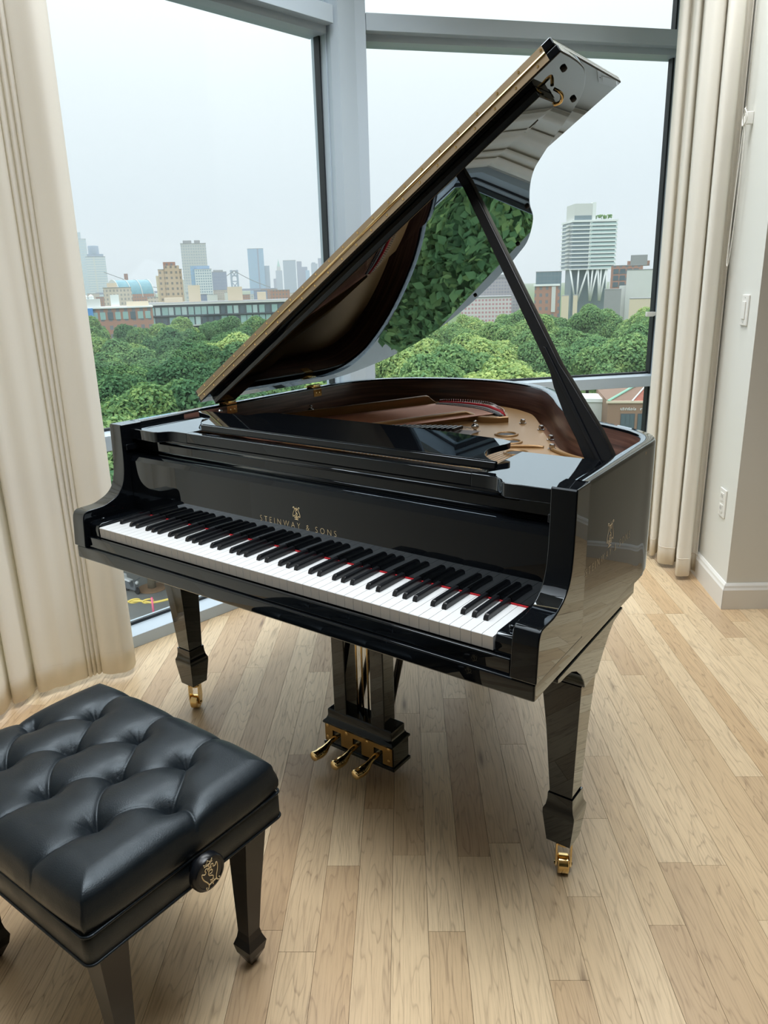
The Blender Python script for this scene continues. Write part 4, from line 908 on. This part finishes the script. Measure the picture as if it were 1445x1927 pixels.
for k in range(60):
    x, y, z = 1 + r5.random() * 6.5, 1 + r5.random() * 4, tz1 + 1.2 + r5.random() * 1.1; g.lathe([(.0, -.4), (.45, 0), (0, .4)], (x, y, z), 5)
o = g.out('roof_garden', 'leaf', tw); o['kind'] = 'stuff'
for k in range(4): G().box(1 + k * 2, 1.25 + k * 2, 1, 1.3, tz1, tz1 + 2).out('pergola_post', 'concrete_white', tw)
G().box(-7.4, 7.4, 4, 13, 0, tz0).out('podium_glass', 'tower_glass', tw)
def leg(x0, x1, y=0.): G().tube([(x0, y + .6, tz0 - .2), (x1, y + .6, tz0 - 12.5)], .36, 8).out('splayed_leg', 'concrete_white', tw, smooth=True)
for x0, x1 in ((-9.0, -6.6), (-5.6, -5.9), (-2.0, -5.6), (-1.8, -.6), (.1, -.5), (2.0, -.3), (2.4, 3.2), (3.6, 3.4), (5.6, 3.6), (5.9, 6.3), (8.6, 6.5), (8.9, 8.4)): leg(x0, x1)
block('office_block', 'blue green glass box left of the white tower', -126.3, 281.4, 9.6, 3.7, 'facade_dark_glass', group='park side buildings')
block('warehouse', 'low brick building with white roof edge below the glass box', -114.3, 254.0, 8.6, -1.2, 'facade_brick', group='park side buildings', extra=(('roof_edge', -.55, .5, -.05, .6, -1.2, -.6, 'concrete_white'), ('pier', .18, .34, -.03, 0, -10, -1.4, 'concrete_pale')))
block('office_block', 'grey scaffold gridded block behind the prop stick', -152.5, 291.0, 17, 2.0, 'facade_scaffold', group='park side buildings', extra=(('roof_plant', -.1, .2, .1, .3, 2, 3.4, 'roof_grey'),))
block('apartment_row', 'pink and white gridded row under the lid edge', -142.8, 262.2, 19, -5.0, 'facade_pinkgrid', group='park side buildings')
bk_, D = block('office_block', 'dark brick loft with wide windows right of the white tower', -96.5, 282.5, 11, 5.0, 'facade_brick', group='park side buildings', extra=(('roof_plant', .1, .62, .0, .6, 5., 8.6, 'roof_grey'), ('upper_wing', .0, .7, .05, .7, 4.9, 6.6, 'facade_brick')))
for f_ in range(5):
    for k in range(4): G().box(-4.6 + k * 2.3, -2.8 + k * 2.3, -.12, -.01, 21.2 - f_ * 2.3 - .9, 21.2 - f_ * 2.3 + .8).out('window', 'pane_dark', bk_)
block('blank_wall_block', 'blank pale grey building by the right window frame', -82.7, 255.5, 8.4, 3.2, 'concrete_pale', group='park side buildings', extra=(('step', -.75, -.5, .1, .6, -18, -1.6, 'concrete_pale'),))
block('shed', 'small dark roofed house in front of the blank pale building', -88, 246, 5.2, -2.6, 'roof_grey', group='park side buildings')
block('shed', 'low tan building under the blank pale one at tree height', -72.4, 227.3, 7, -5.0, 'cream_wall', group='park side buildings')
block('stair_tower', 'wider cream stair tower at the foot of the white tower', -100.7, 238.0, 2.3, -4.2, 'cream_wall', depth=3, group='park side buildings')
block('stair_tower', 'narrower cream stair tower at the foot of the white tower', -97.8, 239.3, 1.4, -4.1, 'cream_wall', depth=3, group='park side buildings')
# brick corner building with hipped roof seen through the low pane
bb_, D = thing('brick_building', 'brick building with red roof seen through the low right pane', 'building', (-21.6, 70.1, ZG), 'park side buildings', facing(-21.6, 70.1) + R(10)), 0
G().box(-2.6, 6, 0, 9, 0, 8.0).out('wall', 'brick_wall', bb_)
for x in (-1.35, .2, 1.75, 3.3):
    f_ = G().box(x, x + 1.3, -.04, .06, 5.0, 6.9).out('window', 'dark_frame', bb_)
    for a in (0, 1, 2): G().box(x + .06 + a * .40, x + .42 + a * .40, -.06, -.03, 5.1, 6.8).out('pane', 'pane_dark', f_)
G().box(-2.75, 6.1, -.12, .06, 7.9, 8.1).out('cornice', 'cream_wall', bb_)
G().rings([[(-.4, 0, 8.05), (6, 0, 8.05), (6, 9, 8.05), (-.4, 9, 8.05)], [(2.0, 3.2, 9.9), (6, 3.2, 9.9), (6, 5.8, 9.9), (2.0, 5.8, 9.9)]]).out('hipped_roof', 'roof_shingle', bb_)
G().rings([[(-2.6, 0, 8.05), (-.4, 0, 8.05), (-.4, 9, 8.05), (-2.6, 9, 8.05)], [(1.6, 3.2, 9.8), (2.0, 3.2, 9.8), (2.0, 5.8, 9.8), (1.6, 5.8, 9.8)]]).out('hipped_roof', 'roof_brown', bb_)
G().tube([(-2.6, -.02, 8.1), (1.6, 3.2, 9.9)], .12, 6).out('ridge_flashing', 'copper_green', bb_); G().tube([(-.4, -.02, 8.1), (2.0, 3.2, 9.95)], .08, 6).out('ridge_flashing', 'concrete_pale', bb_)
sg_ = G(); r6 = random.Random(9); x = -1.4
while x < 3.6:
    wv = .08 + r6.random() * .10
    if not .0 < x < .25:
        hh = .18 + r6.random() * .12; sg_.box(x, x + wv * .45, -.035, -.01, 7.22, 7.22 + hh)
        if r6.random() > .4: sg_.box(x, x + wv, -.035, -.01, 7.22 + hh - .06, 7.22 + hh)
        if r6.random() > .5: sg_.box(x, x + wv, -.035, -.01, 7.22, 7.27)
    x += wv + .03
o = sg_.out('painted_tags', 'white_paint', bb_); o['kind'] = 'stuff'; o['label'] = 'illegible white painted lettering'
wsd = thing('low_shed', 'white walled shed with a blue painted tag beyond the piano rim', 'building', (-27.6, 71.5, ZG), 'park side buildings', facing(-27.6, 71.5))
G().box(-3.4, 2.2, 0, 3.5, 0, 7.4).out('wall', 'concrete_pale', wsd); G().box(-3.5, 2.3, -.1, 3.6, 7.4, 7.75).out('roof_edge', 'concrete_white', wsd)
g = G()
for k, (x, z, r_k) in enumerate(((-.9, 6.4, .42), (-.35, 6.15, .5), (.15, 6.5, .38), (-.1, 6.9, .34), (.45, 6.1, .3))): g.lathe([(r_k, 0), (r_k, .01)], (x, -.001, z), 14, (0, -1, 0))
g.out('blue_tag', 'graffiti_blue', wsd)

# playground climbing frame and scooter on the pavement
pg = thing('playground_frame', 'yellow curved climbing rail on pink posts in the street below', 'playground', (-35.2, 25.0, ZG + .03))
for x, y in ((.1, .55), (-.35, -.45)): G().tube([(x, y, 0), (x, y, 1.35)], .07, 8).out('post', 'pink_paint', pg, smooth=True)
G().tube(spline([(.1, .55, 1.0), (-.35, -.40, 1.0), (-.9, -.9, 1.15), (-1.6, -1.4, 1.1), (-2.2, -1.9, .8)], 5), .075, 8).out('rail', 'yellow_paint', pg, smooth=True)
for k, (x, y, z) in enumerate(((-.55, -.6, 1.12), (-1.2, -1.1, 1.16), (-1.8, -1.6, 1.0))):
    G().tube([(x + .34 * math.cos(a) * .5, y + .34 * math.cos(a) * .8, z + .12 * math.sin(a)) for a in [2 * math.pi * q / 14 for q in range(15)]], .05, 6).out('ring', 'yellow_paint', pg, smooth=True)
stc = thing('motor_scooter', 'small parked scooter with a white top beside the young street tree', 'scooter', (-40.1, 26.3, ZG + .03))
for x in (-.55, .55): G().lathe([(.14, -.05), (.24, -.05), (.26, 0), (.24, .05), (.14, .05)], (x, 0, .26), 14, (0, 1, 0)).out('wheel', 'rubber', stc)
G().prism([(-.6, .35), (-.7, .7), (-.1, .78), (.1, .45), (.4, .42), (.5, .95), (.62, .95), (.55, .3), (-.3, .25)], lambda p, q, h: (p, h, q), -.16, .16).out('body', 'grey_paint', stc, bevel=.03)
G().box(-.7, .05, -.17, .17, .78, .92).out('seat', 'white_paint', stc, bevel=.05); G().tube([(.5, -.35, 1.05), (.55, 0, 1.0), (.5, .35, 1.05)], .04, 6).out('handlebar', 'grey_paint', stc); G().lathe([(.05, 0), (.13, .02), (.13, .06), (0, .12)], (.6, 0, .85), 10, (1, 0, 0)).out('headlamp', 'white_paint', stc)
G().box(-.95, -.65, -.2, .2, .75, 1.15).out('top_box', 'white_paint', stc, bevel=.04)
tg = G().lathe([(.95, 0), (1.0, .02), (.9, .05), (0, .10)], (-39.6, 27.5, ZG + .03), 24).out('mulch_ring', 'mulch', None, smooth=True); tag(tg, 'round brown mulch bed under the young street tree', 'mulch bed')

# trees
def crown_mesh(seed, nleaf=13500, leaf=.19, rx=4.6, rz=3.6):
    rs_ = np.random.RandomState(seed); blobs = [(np.array([0, 0, 0.]), 3.0)]
    for _ in range(15):
        a = rs_.rand() * 2 * np.pi; e = np.arcsin(rs_.uniform(-.35, .98)); rr = rs_.uniform(.55, .85)
        blobs.append((np.array([np.cos(a) * np.cos(e) * rx * rr, np.sin(a) * np.cos(e) * rx * rr, np.sin(e) * rz * rr]), rs_.uniform(1.1, 1.9)))
    V = []; F = []; mi = []
    for c, r in blobs:
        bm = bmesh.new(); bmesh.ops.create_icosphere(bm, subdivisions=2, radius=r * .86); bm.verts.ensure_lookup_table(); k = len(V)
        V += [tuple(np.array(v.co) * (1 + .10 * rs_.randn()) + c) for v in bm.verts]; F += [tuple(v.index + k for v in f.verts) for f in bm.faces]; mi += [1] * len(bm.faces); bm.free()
    w = np.array([r * r for _, r in blobs]); w /= w.sum(); cs_ = np.array([c for c, _ in blobs]); rs2 = np.array([r for _, r in blobs])
    cnt = 0
    while cnt < nleaf:
        b_ = rs_.choice(len(blobs), p=w); d = rs_.randn(3); d /= np.linalg.norm(d)
        if d[2] < -.55: continue
        p = cs_[b_] + d * rs2[b_] * rs_.uniform(.88, 1.12)
        if (np.linalg.norm(cs_ - p, axis=1) < rs2 * .82).any(): continue
        nn = d + rs_.randn(3) * .55 + np.array([0, 0, .25]); nn /= np.linalg.norm(nn); a = np.cross(nn, rs_.randn(3)); a /= np.linalg.norm(a); q_ = np.cross(nn, a)
        s = leaf * rs_.uniform(.6, 1.25); k = len(V)
        V += [tuple(p - a * s), tuple(p - q_ * s * .6), tuple(p + a * s), tuple(p + q_ * s * .6)]; F.append((k, k + 1, k + 2, k + 3)); mi.append(0); cnt += 1
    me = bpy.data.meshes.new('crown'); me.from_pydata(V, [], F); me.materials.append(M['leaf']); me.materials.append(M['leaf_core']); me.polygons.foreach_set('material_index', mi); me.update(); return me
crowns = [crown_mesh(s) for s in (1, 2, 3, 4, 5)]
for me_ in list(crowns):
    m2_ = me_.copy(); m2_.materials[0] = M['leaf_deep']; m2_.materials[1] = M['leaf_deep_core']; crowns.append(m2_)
trunk_me = None
tr_rnd = random.Random(21); tcount = 0
def tree(x, y, top, scale, k, name, label, group):
    global trunk_me
    root = thing(name, label, 'tree', (x, y, ZG), group, tr_rnd.random() * 6.28)
    c = bpy.data.objects.new('crown', crowns[k]); COL.objects.link(c); c.parent = root; sz = scale * (.9 + .25 * tr_rnd.random())
    hz = 4.3 * sz; c.location = (0, 0, top - ZG - hz); c.scale = (scale, scale, sz)
    if trunk_me is None:
        g = G().tube(spline([(0, 0, 0), (.05, .03, 2.5), (-.03, .06, 5), (.0, .0, 7.5)], 3), [.30 - .014 * i for i in range(10)], 8)
        for a in (0, 2.1, 4.2): g.tube([(0, 0, 4.6), (1.1 * math.cos(a), 1.1 * math.sin(a), 6.4), (2.1 * math.cos(a), 2.1 * math.sin(a), 8.0)], [.14, .10, .05], 6)
        t_ = g.out('trunk', 'bark', root, smooth=True); trunk_me = t_.data
    else:
        t_ = bpy.data.objects.new('trunk', trunk_me); COL.objects.link(t_); t_.parent = root
    t_.scale = (1, 1, (top - ZG - hz) / 8.0)
def park_label(deg, d):
    if deg < 106.5 or deg > 151: return 'leafy green tree at the side edge of the park canopy'
    row = 'in the nearest row of the park canopy' if d < 72 else ('midway back in the park canopy' if d < 135 else 'at the far edge of the park canopy')
    return 'leafy green tree %s, seen through the %s window' % (row, 'left' if deg > 128 else 'right')
for d in (47, 56, 66, 78, 92, 108, 127, 149, 175, 205):
    da = 7.2 * (1 + d / 420) / d; a = R(100.) + tr_rnd.random() * da
    while a < R(155):
        deg = math.degrees(a); dd = d * (1 + .06 * tr_rnd.uniform(-1, 1)); aa = a + da * tr_rnd.uniform(-.25, .25)
        ok = not (deg < 114.5 and dd < 100) and not (deg < 122 and dd < 62) and not (deg > 141 and dd < 52)
        if ok:
            top = -6.0 + tr_rnd.uniform(-1.1, 1.0) + (.8 if deg < 114 and dd > 150 else 0) - (1.0 if dd < 60 else 0)
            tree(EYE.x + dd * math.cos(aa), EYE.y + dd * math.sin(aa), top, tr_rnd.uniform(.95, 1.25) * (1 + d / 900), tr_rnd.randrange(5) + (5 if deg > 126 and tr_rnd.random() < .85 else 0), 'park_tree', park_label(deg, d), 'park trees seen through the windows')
        a += da
tree(-39.6, 27.5, -6.6, .95, 2, 'street_tree', 'street tree rising from the round mulch bed beside the playground', None)
for a_, d in ((100, 13), (96, 20), (103, 22), (91, 15), (88, 24), (96, 28), (101, 29), (84, 17), (91, 34), (86, 36), (79, 26), (88, 45)):
    tree(EYE.x + d * math.cos(R(a_)), EYE.y + 1.5 + d * math.sin(R(a_)), -7.2 + tr_rnd.uniform(-1, .6), 1.05, tr_rnd.randrange(5) + 5, 'street_tree', 'tree close under the facade mirrored in the lid', 'trees close under the facade')
